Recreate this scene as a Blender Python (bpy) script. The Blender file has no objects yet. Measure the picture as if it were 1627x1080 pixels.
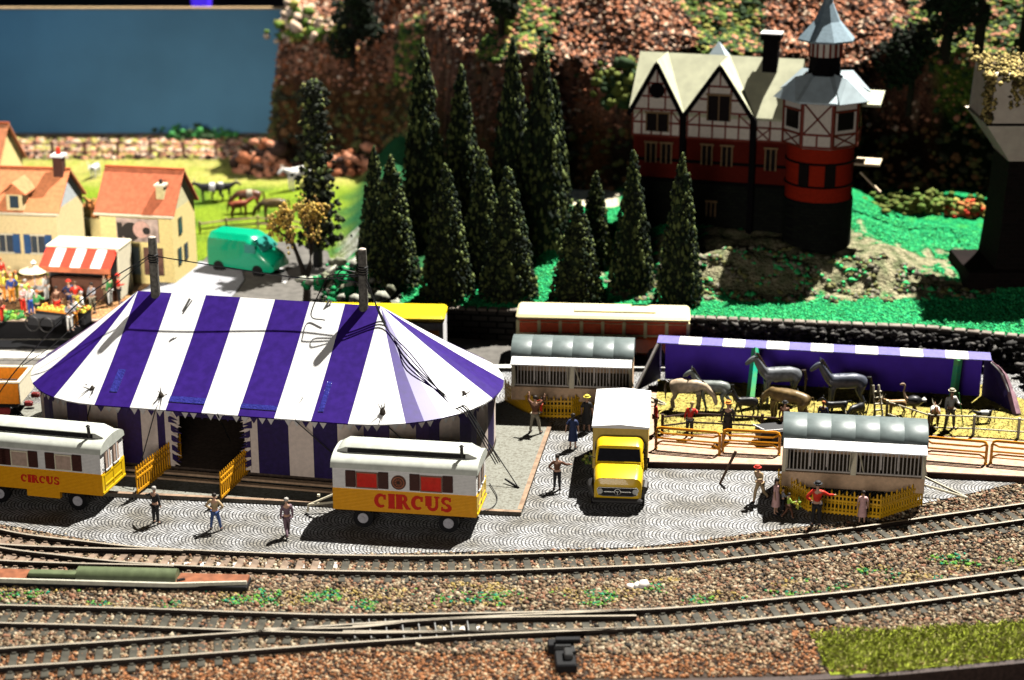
import bpy, bmesh, math, random
import numpy as np
from mathutils import Vector, Matrix, noise
random.seed(7); rng = np.random.default_rng(7)
R = math.radians; PI = math.pi
scene = bpy.context.scene
C = scene.collection

# ------------------------------------------------------------------ camera
F, CX, CY, PITCH, H = 3000.0, 813.5, 540.0, R(18.5), 32.0
cam_d = bpy.data.cameras.new('camera'); cam = bpy.data.objects.new('camera', cam_d); C.objects.link(cam)
cam.location = (0, 0, H); cam.rotation_euler = (PI/2 - PITCH, 0, 0)
cam_d.sensor_width = 36; cam_d.lens = 36*F/1627
cam_d.clip_start = 1; cam_d.clip_end = 2000
cam_d.dof.use_dof = True; cam_d.dof.focus_distance = 81.5; cam_d.dof.aperture_fstop = 0.15
scene.camera = cam
scene.render.engine = 'CYCLES'; scene.cycles.diffuse_bounces = 0; scene.cycles.max_bounces = 6

# ------------------------------------------------------------------ light: one hard hall spotlight from behind right, a weak soft hall light from the viewers' side, two added fills
w = bpy.data.worlds.new('World'); scene.world = w; w.use_nodes = True
w.node_tree.nodes['Background'].inputs[0].default_value = (.55, .6, .8, 1)
w.node_tree.nodes['Background'].inputs[1].default_value = 0.004
kd = bpy.data.lights.new('hall_spotlight', 'POINT'); kd.energy = 1.62e7; kd.shadow_soft_size = 2.2; kd.color = (1, .965, .9)
ko = bpy.data.objects.new('hall_spotlight', kd); C.objects.link(ko); ko.location = (112, 222, 290)
fd = bpy.data.lights.new('hall_soft_light', 'AREA'); fd.energy = 1.2e4; fd.size = 20; fd.color = (1, .93, .86)
fo = bpy.data.objects.new('hall_soft_light', fd); C.objects.link(fo); fo.location = (-10, 14, 15)
fo.rotation_euler = (Vector((0, 90, 3)) - Vector(fo.location)).to_track_quat('-Z', 'Y').to_euler()
vd = bpy.data.lights.new('village_fill', 'AREA'); vd.energy = 1.7e3; vd.size = 6; vd.color = (1, .92, .82); vd.spread = R(40)  # fill added to brighten the house fronts, not a lamp of the village
vo = bpy.data.objects.new('village_fill', vd); C.objects.link(vo); vo.location = (-30, 58, 24)
vo.rotation_euler = (Vector((-24, 106, 2)) - Vector(vo.location)).to_track_quat('-Z', 'Y').to_euler()
bd = bpy.data.lights.new('board_fill', 'AREA'); bd.energy = 4.4e3; bd.size = 8; bd.color = (.55, .75, 1)  # cool fill added to bring out the blue of the board
bo = bpy.data.objects.new('board_fill', bd); C.objects.link(bo); bo.location = (-46, 112, 30)
bo.rotation_euler = (Vector((-42, 143, 7)) - Vector(bo.location)).to_track_quat('-Z', 'Y').to_euler()
scene.view_settings.view_transform = 'Standard'; scene.view_settings.look = 'None'
scene.view_settings.gamma = 1; scene.view_settings.use_curve_mapping = False; scene.view_settings.exposure = 0

# ------------------------------------------------------------------ terrain height and layout points
def ss(a, b, x):
    t = min(1, max(0, (x-a)/(b-a))); return t*t*(3-2*t)
def wall_y(x): return 96.0 if x < -6 else 96.2 - .135*(x+3) - (0 if x < 21.4 else .2*(x-21.4))
def hf(x, Y):
    if Y < wall_y(x): return 0.0
    lt = 1.0
    rt = 1.7 + .10*max(0, Y-97)
    if rt > 3.0: rt = 3.0 + .03*(Y-110)
    b = ss(-11, -7.5, x)
    h = lt*(1-b) + rt*b
    h += .9*math.exp(-((x+8.6)**2/3.0 + (Y-101)**2/9))*b
    hx = ss(-17.9, -16.2, x)
    Ys = 131 - 15*ss(-9, 0, x)
    if Y > Ys:
        h += hx*(7.6*ss(Ys, Ys+2.4, Y) + .50*max(0, Y-Ys-1.8))
        h += hx*(1.3*noise.noise(Vector((x*.22, Y*.22, 3.1)))+.55*noise.noise(Vector((x*.75, Y*.75, 6.1))))*ss(Ys, Ys+3, Y)
    h += 1.1*ss(98.2, 100.6, Y)*ss(6.5, 9, x)*ss(24, 20, x)*ss(116, 113, Y)
    if 5 < x < 26 and Y < 108: h += .55*abs(noise.noise(Vector((x*.42, Y*.5, 4))))*ss(5, 7, x)*ss(26, 23, x)*ss(97, 98.4, Y)*ss(108, 105, Y) - .12*ss(97, 98, Y)
    if Y > 98: h += .16*noise.noise(Vector((x*.45, Y*.45, 0)))*ss(-9, -4, x)
    return h
def ray(px, py):
    r = (px-CX)/F; u = -(py-CY)/F
    return Vector((r, math.cos(PITCH)+u*math.sin(PITCH), -math.sin(PITCH)+u*math.cos(PITCH)))
def G(px, py, h=0.0):
    d = ray(px, py); t = (H-h)/-d.z
    return Vector((d.x*t, d.y*t, h))
def T(px, py):
    d = ray(px, py); t = 60
    while t < 260:
        p = Vector((0, 0, H)) + d*t
        if p.z <= hf(p.x, p.y): break
        t += .15
    return Vector((p.x, p.y, hf(p.x, p.y)))

# ------------------------------------------------------------------ materials
_m = {}
def M(name, col, rough=.6, var=.12, vs=6.0, bump=0.0, bs=30.0, metal=0.0, spec=.28, coat=0.0, emit=0.0, alpha=1.0, trans=0.0, col2=None, lo=.35, hi=.65):
    if name in _m: return _m[name]
    m = bpy.data.materials.new(name); m.use_nodes = True; nt = m.node_tree; n = nt.nodes; L = nt.links
    b = n['Principled BSDF']; b.inputs['Roughness'].default_value = rough; b.inputs['Metallic'].default_value = metal
    b.inputs['Specular IOR Level'].default_value = spec; b.inputs['Coat Weight'].default_value = coat
    tc = n.new('ShaderNodeTexCoord'); nz = n.new('ShaderNodeTexNoise'); nz.inputs['Scale'].default_value = vs; nz.inputs['Detail'].default_value = 5
    L.new(tc.outputs['Object'], nz.inputs['Vector'])
    cr = n.new('ShaderNodeValToRGB'); L.new(nz.outputs['Fac'], cr.inputs[0])
    cr.color_ramp.elements[0].position = lo; cr.color_ramp.elements[1].position = hi
    a = [max(0, c*(1-var)) for c in col]; z = [min(1, c*(1+var)) for c in col] if col2 is None else list(col2)
    cr.color_ramp.elements[0].color = (*a, 1); cr.color_ramp.elements[1].color = (*z, 1)
    L.new(cr.outputs[0], b.inputs['Base Color'])
    if emit:
        b.inputs['Emission Strength'].default_value = emit; L.new(cr.outputs[0], b.inputs['Emission Color'])
    if trans: b.inputs['Transmission Weight'].default_value = trans
    if alpha < 1: b.inputs['Alpha'].default_value = alpha
    if bump:
        n2 = n.new('ShaderNodeTexNoise'); n2.inputs['Scale'].default_value = bs; n2.inputs['Detail'].default_value = 4
        L.new(tc.outputs['Object'], n2.inputs['Vector'])
        bp = n.new('ShaderNodeBump'); bp.inputs['Strength'].default_value = bump; bp.inputs['Distance'].default_value = .05
        L.new(n2.outputs['Fac'], bp.inputs['Height']); L.new(bp.outputs[0], b.inputs['Normal'])
    _m[name] = m; return m
def corrugate(m, axis='Z', scale=14, strength=.5):
    nt = m.node_tree; n = nt.nodes; L = nt.links
    tc = n.new('ShaderNodeTexCoord'); wv = n.new('ShaderNodeTexWave'); wv.bands_direction = axis; wv.inputs['Scale'].default_value = scale
    L.new(tc.outputs['Object'], wv.inputs['Vector'])
    bp = n.new('ShaderNodeBump'); bp.inputs['Strength'].default_value = strength; bp.inputs['Distance'].default_value = .03
    L.new(wv.outputs['Fac'], bp.inputs['Height']); L.new(bp.outputs[0], n['Principled BSDF'].inputs['Normal'])
    return m
def bricks(name, c1, c2, mortar, scale=3.0, bw=.5, bh=.25, ms=.03, bump=.6):
    m = bpy.data.materials.new(name); m.use_nodes = True; nt = m.node_tree; n = nt.nodes; L = nt.links
    b = n['Principled BSDF']; b.inputs['Roughness'].default_value = .95; b.inputs['Specular IOR Level'].default_value = .08
    tc = n.new('ShaderNodeTexCoord'); sp = n.new('ShaderNodeSeparateXYZ'); L.new(tc.outputs['Object'], sp.inputs[0])
    ad = n.new('ShaderNodeMath'); ad.operation = 'ADD'; L.new(sp.outputs[0], ad.inputs[0]); L.new(sp.outputs[1], ad.inputs[1])
    cb = n.new('ShaderNodeCombineXYZ'); L.new(ad.outputs[0], cb.inputs[0]); L.new(sp.outputs[2], cb.inputs[1])
    br = n.new('ShaderNodeTexBrick'); L.new(cb.outputs[0], br.inputs['Vector'])
    br.inputs['Color1'].default_value = (*c1, 1); br.inputs['Color2'].default_value = (*c2, 1); br.inputs['Mortar'].default_value = (*mortar, 1)
    br.inputs['Scale'].default_value = scale; br.inputs['Brick Width'].default_value = bw; br.inputs['Row Height'].default_value = bh; br.inputs['Mortar Size'].default_value = ms
    L.new(br.outputs['Color'], b.inputs['Base Color'])
    bp = n.new('ShaderNodeBump'); bp.inputs['Strength'].default_value = bump; bp.inputs['Distance'].default_value = .05; bp.invert = True
    L.new(br.outputs['Fac'], bp.inputs['Height']); L.new(bp.outputs[0], b.inputs['Normal'])
    return m
def vcol_mat(name, rough=.9, bump=.5, bs=6.0):
    m = bpy.data.materials.new(name); m.use_nodes = True; nt = m.node_tree; n = nt.nodes; L = nt.links
    b = n['Principled BSDF']; b.inputs['Roughness'].default_value = rough; b.inputs['Specular IOR Level'].default_value = .05
    at = n.new('ShaderNodeAttribute'); at.attribute_name = 'ground_cover_and_shade'
    tc = n.new('ShaderNodeTexCoord'); nz = n.new('ShaderNodeTexNoise'); nz.inputs['Scale'].default_value = 5; nz.inputs['Detail'].default_value = 8
    L.new(tc.outputs['Object'], nz.inputs['Vector'])
    mr = n.new('ShaderNodeMapRange'); mr.inputs[1].default_value = .3; mr.inputs[2].default_value = .7; mr.inputs[3].default_value = .55; mr.inputs[4].default_value = 1.45
    L.new(nz.outputs['Fac'], mr.inputs[0])
    mx = n.new('ShaderNodeVectorMath'); mx.operation = 'SCALE'; L.new(at.outputs['Color'], mx.inputs[0]); L.new(mr.outputs[0], mx.inputs['Scale'])
    L.new(mx.outputs[0], b.inputs['Base Color'])
    bp = n.new('ShaderNodeBump'); bp.inputs['Strength'].default_value = 1.0; bp.inputs['Distance'].default_value = .35
    n2 = n.new('ShaderNodeTexNoise'); n2.inputs['Scale'].default_value = bs; n2.inputs['Detail'].default_value = 6; L.new(tc.outputs['Object'], n2.inputs['Vector'])
    L.new(n2.outputs['Fac'], bp.inputs['Height']); L.new(bp.outputs[0], b.inputs['Normal'])
    return m

black = M('black_plastic', (.006, .006, .007), .55, spec=.2)
dark = M('dark_metal', (.03, .028, .027), .5)
white = M('white_card', (.86, .85, .83), .45, .07, 1.7)
cream = M('cream_plastic', (.8, .72, .52), .5, .06)
yellow = M('yellow_plastic', (.88, .55, .012), .3, .05, coat=.3)
orangeyl = M('orange_yellow_paint', (.9, .40, .015), .4, .07)
orange = M('orange_plastic', (.9, .27, .02), .35, .05)
purple = M('purple_card', (.036, .013, .175), .33, .15, 3, coat=.2)
wood = M('pale_wood', (.5, .34, .18), .7, .2, bump=.3)
tan = M('tan_card', (.56, .38, .24), .8, .15)
skin = M('skin', (.62, .36, .24), .5, .03)
glass = M('dark_glass', (.02, .02, .025), .1, .1, spec=.6)

# ------------------------------------------------------------------ mesh builder
def tag(o, label=None, cat=None, group=None, kind=None):
    if label: o['label'] = label
    if cat: o['category'] = cat
    if group: o['group'] = group
    if kind: o['kind'] = kind
    return o
def thing(name, label, cat, loc=(0, 0, 0), rz=0, group=None):
    o = bpy.data.objects.new(name, None); C.objects.link(o); o.location = loc; o.rotation_euler = (0, 0, rz); o.empty_display_size = .2
    return tag(o, label, cat, group)
class MB:
    def __init__(s): s.v = []; s.f = []; s.mi = []
    def add(s, vs, fs, mi=0):
        k = len(s.v); s.v += [tuple(v) for v in vs]; s.f += [tuple(i+k for i in f) for f in fs]; s.mi += [mi]*len(fs); return s
    def box(s, c, d, rz=0, rx=0, ry=0, mi=0, bev=0):
        M3 = Matrix.Rotation(rz, 3, 'Z') @ Matrix.Rotation(ry, 3, 'Y') @ Matrix.Rotation(rx, 3, 'X'); c = Vector(c)
        hx, hy, hz = d[0]/2, d[1]/2, d[2]/2
        if bev <= 0:
            vs = [c + M3 @ Vector((sx*hx, sy*hy, sz*hz)) for sz in (-1, 1) for sx, sy in ((-1, -1), (1, -1), (1, 1), (-1, 1))]
            return s.add(vs, [(3, 2, 1, 0), (4, 5, 6, 7), (0, 1, 5, 4), (1, 2, 6, 5), (2, 3, 7, 6), (3, 0, 4, 7)], mi)
        b = min(bev, hx*.9, hy*.9, hz*.9); rings = []
        for z, k in ((-hz, b), (-hz+b, 0), (hz-b, 0), (hz, b)):
            x, y = hx-k, hy-k; q = b*.999 if k == 0 else b*.6
            rings.append([c + M3 @ Vector(p) for p in ((-x+q, -y, z), (x-q, -y, z), (x, -y+q, z), (x, y-q, z), (x-q, y, z), (-x+q, y, z), (-x, y-q, z), (-x, -y+q, z))])
        return s.rings(rings, mi, True)
    def rings(s, rings, mi=0, cap=False):
        n = len(rings[0]); k = len(s.v)
        for r in rings: s.v += [tuple(v) for v in r]
        for i in range(len(rings)-1):
            for j in range(n):
                a = k+i*n+j; b = k+i*n+(j+1) % n
                s.f.append((a, b, b+n, a+n)); s.mi.append(mi)
        if cap:
            s.f.append(tuple(k+j for j in reversed(range(n)))); s.mi.append(mi)
            e = k+(len(rings)-1)*n; s.f.append(tuple(e+j for j in range(n))); s.mi.append(mi)
        return s
    def tube(s, pts, r, n=6, mi=0, cap=True):
        pts = [Vector(p) for p in pts]
        rs = r if isinstance(r, (list, tuple)) else [r]*len(pts); rings = []
        for i, p in enumerate(pts):
            d = (pts[min(i+1, len(pts)-1)] - pts[max(i-1, 0)]).normalized()
            u = d.cross(Vector((0, 0, 1)) if abs(d.z) < .95 else Vector((0, 1, 0))).normalized(); v = d.cross(u)
            rings.append([p + (u*math.cos(2*PI*j/n) + v*math.sin(2*PI*j/n))*rs[i] for j in range(n)])
        return s.rings(rings, mi, cap)
    def lathe(s, prof, c=(0, 0, 0), n=16, mi=0, a0=0.0):
        c = Vector(c)
        return s.rings([[c + Vector((r*math.cos(a0+2*PI*j/n), r*math.sin(a0+2*PI*j/n), z)) for j in range(n)] for r, z in prof], mi, True)
    def disc_y(s, c, r, t, n=20, mi=0):      # round plate with axis along y
        c = Vector(c)
        return s.rings([[c + Vector((r*math.cos(2*PI*j/n), y, r*math.sin(2*PI*j/n))) for j in range(n)] for y in (t/2, -t/2)], mi, True)
    def prism(s, poly, z0, z1, mi=0, fn=None):    # poly in xy (ccw), extruded; fn maps (x, y, z) to another frame
        n = len(poly); vs = [(x, y, z) for z in (z0, z1) for x, y in poly]
        if fn: vs = [fn(*v) for v in vs]
        return s.add(vs, [tuple(reversed(range(n))), tuple(range(n, 2*n))] + [(i, (i+1) % n, (i+1) % n+n, i+n) for i in range(n)], mi)
    def build(s, name, mats, parent=None, smooth=False, loc=None, rz=0):
        me = bpy.data.meshes.new(name); me.from_pydata(s.v, [], s.f)
        if not isinstance(mats, (list, tuple)): mats = [mats]
        for m in mats: me.materials.append(m)
        if len(mats) > 1: me.polygons.foreach_set('material_index', s.mi)
        if smooth:
            me.polygons.foreach_set('use_smooth', [True]*len(s.f))
            try: me.set_sharp_from_angle(angle=R(38))
            except Exception: pass
        me.update()
        o = bpy.data.objects.new(name, me); C.objects.link(o)
        if loc is not None: o.location = loc
        o.rotation_euler[2] = rz
        if parent: o.parent = parent
        return o
def copy_tree(o, parent=None):
    c = o.copy(); C.objects.link(c)
    if parent: c.parent = parent
    for ch in list(o.children): copy_tree(ch, c)
    return c
_ico = None
def ico():
    global _ico
    if _ico is None:
        t = (1+5**.5)/2; v = np.array([(-1, t, 0), (1, t, 0), (-1, -t, 0), (1, -t, 0), (0, -1, t), (0, 1, t), (0, -1, -t), (0, 1, -t), (t, 0, -1), (t, 0, 1), (-t, 0, -1), (-t, 0, 1)], float)
        v /= np.linalg.norm(v[0])
        f = np.array([(0, 11, 5), (0, 5, 1), (0, 1, 7), (0, 7, 10), (0, 10, 11), (1, 5, 9), (5, 11, 4), (11, 10, 2), (10, 7, 6), (7, 1, 8), (3, 9, 4), (3, 4, 2), (3, 2, 6), (3, 6, 8), (3, 8, 9), (4, 9, 5), (2, 4, 11), (6, 2, 10), (8, 6, 7), (9, 8, 1)])
        _ico = (v, f)
    return _ico
OCT = (np.array([(1, 0, 0), (-1, 0, 0), (0, 1, 0), (0, -1, 0), (0, 0, 1), (0, 0, -1)], float), np.array([(0, 2, 4), (2, 1, 4), (1, 3, 4), (3, 0, 4), (2, 0, 5), (1, 2, 5), (3, 1, 5), (0, 3, 5)]))
LEAF = (np.array([(0, 0, 0), (.5, .25, .12), (1, 0, 0), (.5, -.25, .12)], float), np.array([(0, 1, 2), (0, 2, 3)]))
def scatter(name, pts, size, mats, base=None, flat=1.0, jitter=.25, parent=None, dirs=None, weights=None, spread=.35):
    """one mesh of many small lumps; each lump takes one of the materials"""
    V, Fc = base if base is not None else ico()
    pts = np.asarray(pts, float); n = len(pts); nv = len(V); nf = len(Fc)
    sz = np.asarray(size, float)*np.ones(n)*(1 + rng.normal(0, spread, n)).clip(.4, 2)
    sc = (1 + rng.uniform(-.3, .3, (n, 3)))*sz[:, None]; sc[:, 2] *= flat
    vv = V[None]*sc[:, None, :]*(1+rng.uniform(-jitter, jitter, (n, nv, 1)))
    if dirs is None:
        a, b = rng.uniform(0, 2*PI, n), (rng.uniform(0, 2*PI, n) if flat > .8 else rng.normal(0, .35, n))
    else:
        dirs = np.asarray(dirs, float); a = np.arctan2(dirs[:, 1], dirs[:, 0]); b = -np.arctan2(dirs[:, 2], np.hypot(dirs[:, 0], dirs[:, 1]))
    cb, sb, ca, sa = np.cos(b), np.sin(b), np.cos(a), np.sin(a)
    x = vv[..., 0]*cb[:, None] + vv[..., 2]*sb[:, None]; z = -vv[..., 0]*sb[:, None] + vv[..., 2]*cb[:, None]; y = vv[..., 1]
    X = x*ca[:, None] - y*sa[:, None]; Y = x*sa[:, None] + y*ca[:, None]
    allv = np.stack([X, Y, z], -1) + pts[:, None, :]
    faces = (Fc[None] + (np.arange(n)*nv)[:, None, None]).reshape(-1, 3)
    me = bpy.data.meshes.new(name); me.vertices.add(n*nv); me.vertices.foreach_set('co', allv.reshape(-1))
    me.loops.add(n*nf*3); me.loops.foreach_set('vertex_index', faces.reshape(-1))
    me.polygons.add(n*nf); me.polygons.foreach_set('loop_start', np.arange(n*nf)*3); me.polygons.foreach_set('loop_total', np.full(n*nf, 3))
    for m in mats: me.materials.append(m)
    mi = rng.choice(len(mats), n, p=weights)
    me.polygons.foreach_set('material_index', np.repeat(mi, nf)); me.update(calc_edges=True); me.validate()
    o = bpy.data.objects.new(name, me); C.objects.link(o)
    if parent: o.parent = parent
    return o

# lettering drawn as strokes, slab serif capitals
def letters(text, h, mb, x0=0, z0=0, y=0.0, wt=.26, gap=.12, mi=0):
    """adds the text as thin raised strokes in the xz plane, facing -y; returns its width"""
    x = x0; k = 0
    def bar(ax, az, bx, bz, w=wt):
        nonlocal k
        k += 1; yy = y - .004 - .0015*(k % 9)
        a = Vector((x+ax*h, 0, z0+az*h)); b = Vector((x+bx*h, 0, z0+bz*h)); d = (b-a).normalized(); n_ = Vector((-d.z, 0, d.x))*(w*h/2)
        q = [a-n_, b-n_, b+n_, a+n_]
        mb.add([(p.x, y+.004, p.z) for p in q] + [(p.x, yy, p.z) for p in q], [(0, 1, 2, 3), (7, 6, 5, 4), (0, 4, 5, 1), (1, 5, 6, 2), (2, 6, 7, 3), (3, 7, 4, 0)], mi)
    def arc(cx, cz, rx, rz, a0, a1, n=9, w0=wt, w1=wt):
        nonlocal k
        k += 1; yy = y - .004 - .0015*(k % 9); vs = []
        for i in range(n+1):
            t = a0+(a1-a0)*i/n; wdt = w0 + (w1-w0)*abs(math.sin(PI*i/n))
            for s_ in (-.5, .5):
                r_ = s_*wdt
                vs.append((x+(cx+(rx+r_)*math.cos(t))*h, yy, z0+(cz+(rz+r_)*math.sin(t))*h))
        fs = []
        for i in range(n):
            fs.append((2*i, 2*i+1, 2*i+3, 2*i+2) if a1 < a0 else (2*i+2, 2*i+3, 2*i+1, 2*i))
        mb.add(vs, fs, mi)
    sf = .12
    for ch in text:
        if ch == 'C':
            arc(.42, .5, .30, .38, R(50), R(310), 12, .14, .28); bar(.66, .58, .66, .92, .16); wd = .82
        elif ch == 'I':
            bar(.22, 0, .22, 1); bar(0, sf/2, .44, sf/2, sf); bar(0, 1-sf/2, .44, 1-sf/2, sf); wd = .44
        elif ch == 'R':
            bar(.22, 0, .22, 1); bar(0, sf/2, .44, sf/2, sf); bar(0, 1-sf/2, .45, 1-sf/2, sf); arc(.42, .72, .2, .21, R(90), R(-90), 7, .14, .24)
            bar(.3, .5, .46, .5, .12); bar(.5, .5, .74, .06, .24); bar(.62, sf/2, .92, sf/2, sf); wd = .92
        elif ch == 'U':
            bar(.22, .32, .22, 1); bar(.74, .32, .74, 1, .18); arc(.48, .36, .25, .25, R(180), R(360), 9, .2, .22); bar(0, 1-sf/2, .42, 1-sf/2, sf); bar(.58, 1-sf/2, .92, 1-sf/2, sf); wd = .92
        elif ch == 'S':
            arc(.36, .72, .21, .19, R(20), R(265), 9, .14, .24); arc(.36, .28, .23, .19, R(100), R(-160), 9, .14, .26); bar(.6, .68, .6, .95, .12); bar(.1, .06, .1, .34, .12); wd = .72
        elif ch == '2':
            arc(.3, .7, .2, .2, R(170), R(-40), 8, .14, .18); bar(.45, .58, .1, .08, .18); bar(.05, .07, .6, .07, .14); wd = .62
        else: wd = .4
        x += (wd+gap)*h
    return x-x0

# ------------------------------------------------------------------ figures: skin-modifier bodies evaluated to plain meshes
_sk = {}
def skin_mesh(key, joints, edges, sub=1):
    """joints: name -> (x, y, z, r) with the first one the root"""
    if key in _sk: return _sk[key]
    names = list(joints); me = bpy.data.meshes.new('body')
    me.from_pydata([joints[n][:3] for n in names], [(names.index(a), names.index(b)) for a, b in edges], [])
    o = bpy.data.objects.new('body', me); C.objects.link(o)
    sm = o.modifiers.new('s', 'SKIN'); sm.use_smooth_shade = True
    if not me.skin_vertices: me.skin_vertices.new()
    for i, n in enumerate(names):
        r = joints[n][3]; sv = me.skin_vertices[0].data[i]; sv.radius = (r, r) if not isinstance(r, tuple) else r; sv.use_root = (i == 0)
    ms = o.modifiers.new('u', 'SUBSURF'); ms.levels = sub; ms.render_levels = sub
    dg = bpy.context.evaluated_depsgraph_get(); dg.update()
    out = bpy.data.meshes.new_from_object(o.evaluated_get(dg)); bpy.data.objects.remove(o); out.name = 'body'
    out.materials.clear(); out.materials.append(None)
    _sk[key] = out; return out
def mesh_obj(name, me, mat, parent, smooth=True):
    o = bpy.data.objects.new(name, me); C.objects.link(o); o.parent = parent
    o.material_slots[0].link = 'OBJECT'; o.material_slots[0].material = mat
    return o
def cloth(name, c): return M('cloth_%s' % name, c, .7, .12, 9)
CL = dict(red=cloth('red', (.75, .04, .02)), black=cloth('black', (.02, .02, .022)), blue=cloth('blue', (.04, .09, .35)), navy=cloth('navy', (.03, .045, .12)), jeans=cloth('jeans', (.07, .12, .3)),
          tan=cloth('tan', (.5, .36, .2)), khaki=cloth('khaki', (.45, .4, .28)), white=cloth('white', (.8, .78, .72)), pink=cloth('pink', (.75, .45, .42)), mauve=cloth('mauve', (.2, .13, .16)),
          brown=cloth('brown', (.16, .07, .04)), green=cloth('green', (.08, .35, .1)), yellow=cloth('yellow', (.85, .7, .08)), lime=cloth('lime', (.5, .7, .1)), orange=cloth('orange', (.85, .3, .04)), grey=cloth('grey', (.3, .3, .32)), slate=cloth('slate', (.12, .16, .28)))
HAIR = dict(dark=M('dark_hair', (.02, .014, .01), .6), brown=M('brown_hair', (.12, .06, .03), .6), grey=M('grey_hair', (.45, .42, .38), .6), blond=M('blond_hair', (.6, .42, .16), .6), ginger=M('ginger_hair', (.5, .16, .04), .6))
ARMS = dict(down=((.24, .01, 1.15), (.26, -.05, .88)), hips=((.40, .05, 1.16), (.22, -.07, 1.0)), out=((.40, -.05, 1.24), (.62, -.18, 1.2)), fwd=((.25, -.12, 1.18), (.2, -.38, 1.22)), up=((.34, -.08, 1.5), (.36, -.2, 1.74)), back=((.27, .15, 1.2), (.28, .26, .98)))
def person(label, loc, rz=0, sh='red', tr='black', hair='dark', la='down', ra='down', legs='stand', lean=0.0, scale=1.0, hat=None, dress=None, coat=None, group=None, held=None, sit=False, name='person', long_hair=False):
    key = (la, ra, legs, round(lean, 2))
    t = thing(name, label, 'person', loc, rz, group); t.scale = (scale,)*3
    def X(p):     # lean forward about the hips
        x, y, z = p; dz = z-.92
        if dz <= 0: return (x, y, z)
        return (x, y*1-dz*math.sin(lean), .92+dz*math.cos(lean))
    J = {'pelvis': (*X((0, 0, .95)), (.14, .11)), 'waist': (*X((0, 0, 1.1)), (.125, .095)), 'chest': (*X((0, 0, 1.3)), (.15, .11)), 'neckb': (*X((0, .01, 1.44)), (.075, .07)), 'neck': (*X((0, 0, 1.51)), .05), 'head': (*X((0, -.02, 1.6)), (.082, .095)), 'crown': (*X((0, -.01, 1.7)), (.068, .08))}
    E = [('pelvis', 'waist'), ('waist', 'chest'), ('chest', 'neckb'), ('neckb', 'neck'), ('neck', 'head'), ('head', 'crown')]
    legpos = {'stand': ((.11, -.01, .5), (.12, .0, .09), (.11, -.01, .5), (.12, .0, .09)), 'stride': ((.1, -.2, .52), (.1, -.26, .1), (.1, .1, .5), (.1, .42, .16)), 'apart': ((.17, -.02, .5), (.23, -.02, .09), (.17, -.02, .5), (.22, .02, .09)),
              'sit': ((.1, -.42, .93), (.11, -.44, .52), (.1, -.42, .93), (.11, -.44, .52))}[legs]
    for s, k in ((-1, 'l'), (1, 'r')):
        arm = ARMS[la if s < 0 else ra]
        J['sh'+k] = (*X((s*.18, 0, 1.4)), .062); J['el'+k] = (*X((s*arm[0][0], arm[0][1], arm[0][2])), .045)
        wx, wy, wz = arm[1]; J['wr'+k] = (*X((s*wx, wy, wz)), .032)
        d = (Vector(arm[1])-Vector(arm[0])).normalized()*.1; J['ha'+k] = (*X((s*(wx+d.x), wy+d.y, wz+d.z)), (.036, .022))
        E += [('chest', 'sh'+k), ('sh'+k, 'el'+k), ('el'+k, 'wr'+k), ('wr'+k, 'ha'+k)]
        kn = legpos[0 if s < 0 else 2]; an = legpos[1 if s < 0 else 3]
        J['hp'+k] = (s*.09, 0, .86, .088); J['kn'+k] = (s*kn[0], kn[1], kn[2], .06); J['an'+k] = (s*an[0], an[1], an[2], .04); J['to'+k] = (s*(an[0]+.03), an[1]-.15, max(.035, an[2]-.06), .035)
        E += [('pelvis', 'hp'+k), ('hp'+k, 'kn'+k), ('kn'+k, 'an'+k), ('an'+k, 'to'+k)]
    mesh_obj('body', skin_mesh(('b',)+key, J, E), skin, t)
    def sub(nm, keys, g, mat, cut=()):
        j2 = {}
        for q in J:
            if q in keys:
                r = J[q][3]; r = (r[0]+g, r[1]+g) if isinstance(r, tuple) else r+g; p = J[q][:3]
                if q in cut: a = Vector(J[cut[q]][:3]); p = tuple(a.lerp(Vector(p), .8))
                j2[q] = (*p, r)
        mesh_obj(nm, skin_mesh((nm,)+key, j2, [e for e in E if e[0] in j2 and e[1] in j2]), mat, t)
    upper = ('pelvis', 'waist', 'chest', 'shl', 'shr', 'ell', 'elr', 'wrl', 'wrr')
    if dress:
        mb = MB(); zt = 1.42; n = 14; rr = []
        for z, rx, ry in ((.42, .24, .2), (.6, .22, .18), (.95, .175, .15), (1.1, .15, .12), (1.3, .185, .14), (1.42, .15, .11), (1.46, .08, .08)):
            q = X((0, 0, z)); rr.append([(rx*math.cos(2*PI*i/n), ry*math.sin(2*PI*i/n)+q[1], q[2]) for i in range(n)])
        mb.rings(rr, 0, True).build('dress', CL[dress], t, True)
        sub('sleeves', ('chest', 'shl', 'shr', 'ell', 'elr'), .012, CL[dress])
    else:
        sub('shirt', upper, .016, CL[sh]); sub('trousers', ('pelvis', 'hpl', 'hpr', 'knl', 'knr', 'anl', 'anr'), .02, CL[tr])
        if coat:
            mb = MB(); n = 12; mb.rings([[(rx*math.cos(2*PI*i/n), ry*math.sin(2*PI*i/n), z) for i in range(n)] for z, rx, ry in ((.45, .21, .18), (.95, .19, .16), (1.15, .17, .14))], 0, True).build('coat', CL[coat], t, True)
    hd = Vector(J['head'][:3]); cr = Vector(J['crown'][:3])
    mb = MB(); c = hd.lerp(cr, .62)+Vector((0, .015, 0))
    mb.lathe([(.098, -.03), (.108, .01), (.1, .06), (.07, .095), (.02, .112)], c, 12)
    if long_hair: mb.box(c+Vector((0, .07, -.1)), (.17, .07, .26), bev=.03)
    mb.build('hair', HAIR[hair], t, True)
    if hat:
        mb = MB(); mb.lathe([(.17, .045), (.165, .06), (.112, .065), (.105, .13), (.06, .155), (.01, .16)], c, 14); mb.build('hat', CL[hat], t, True)
    mb = MB()
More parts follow.
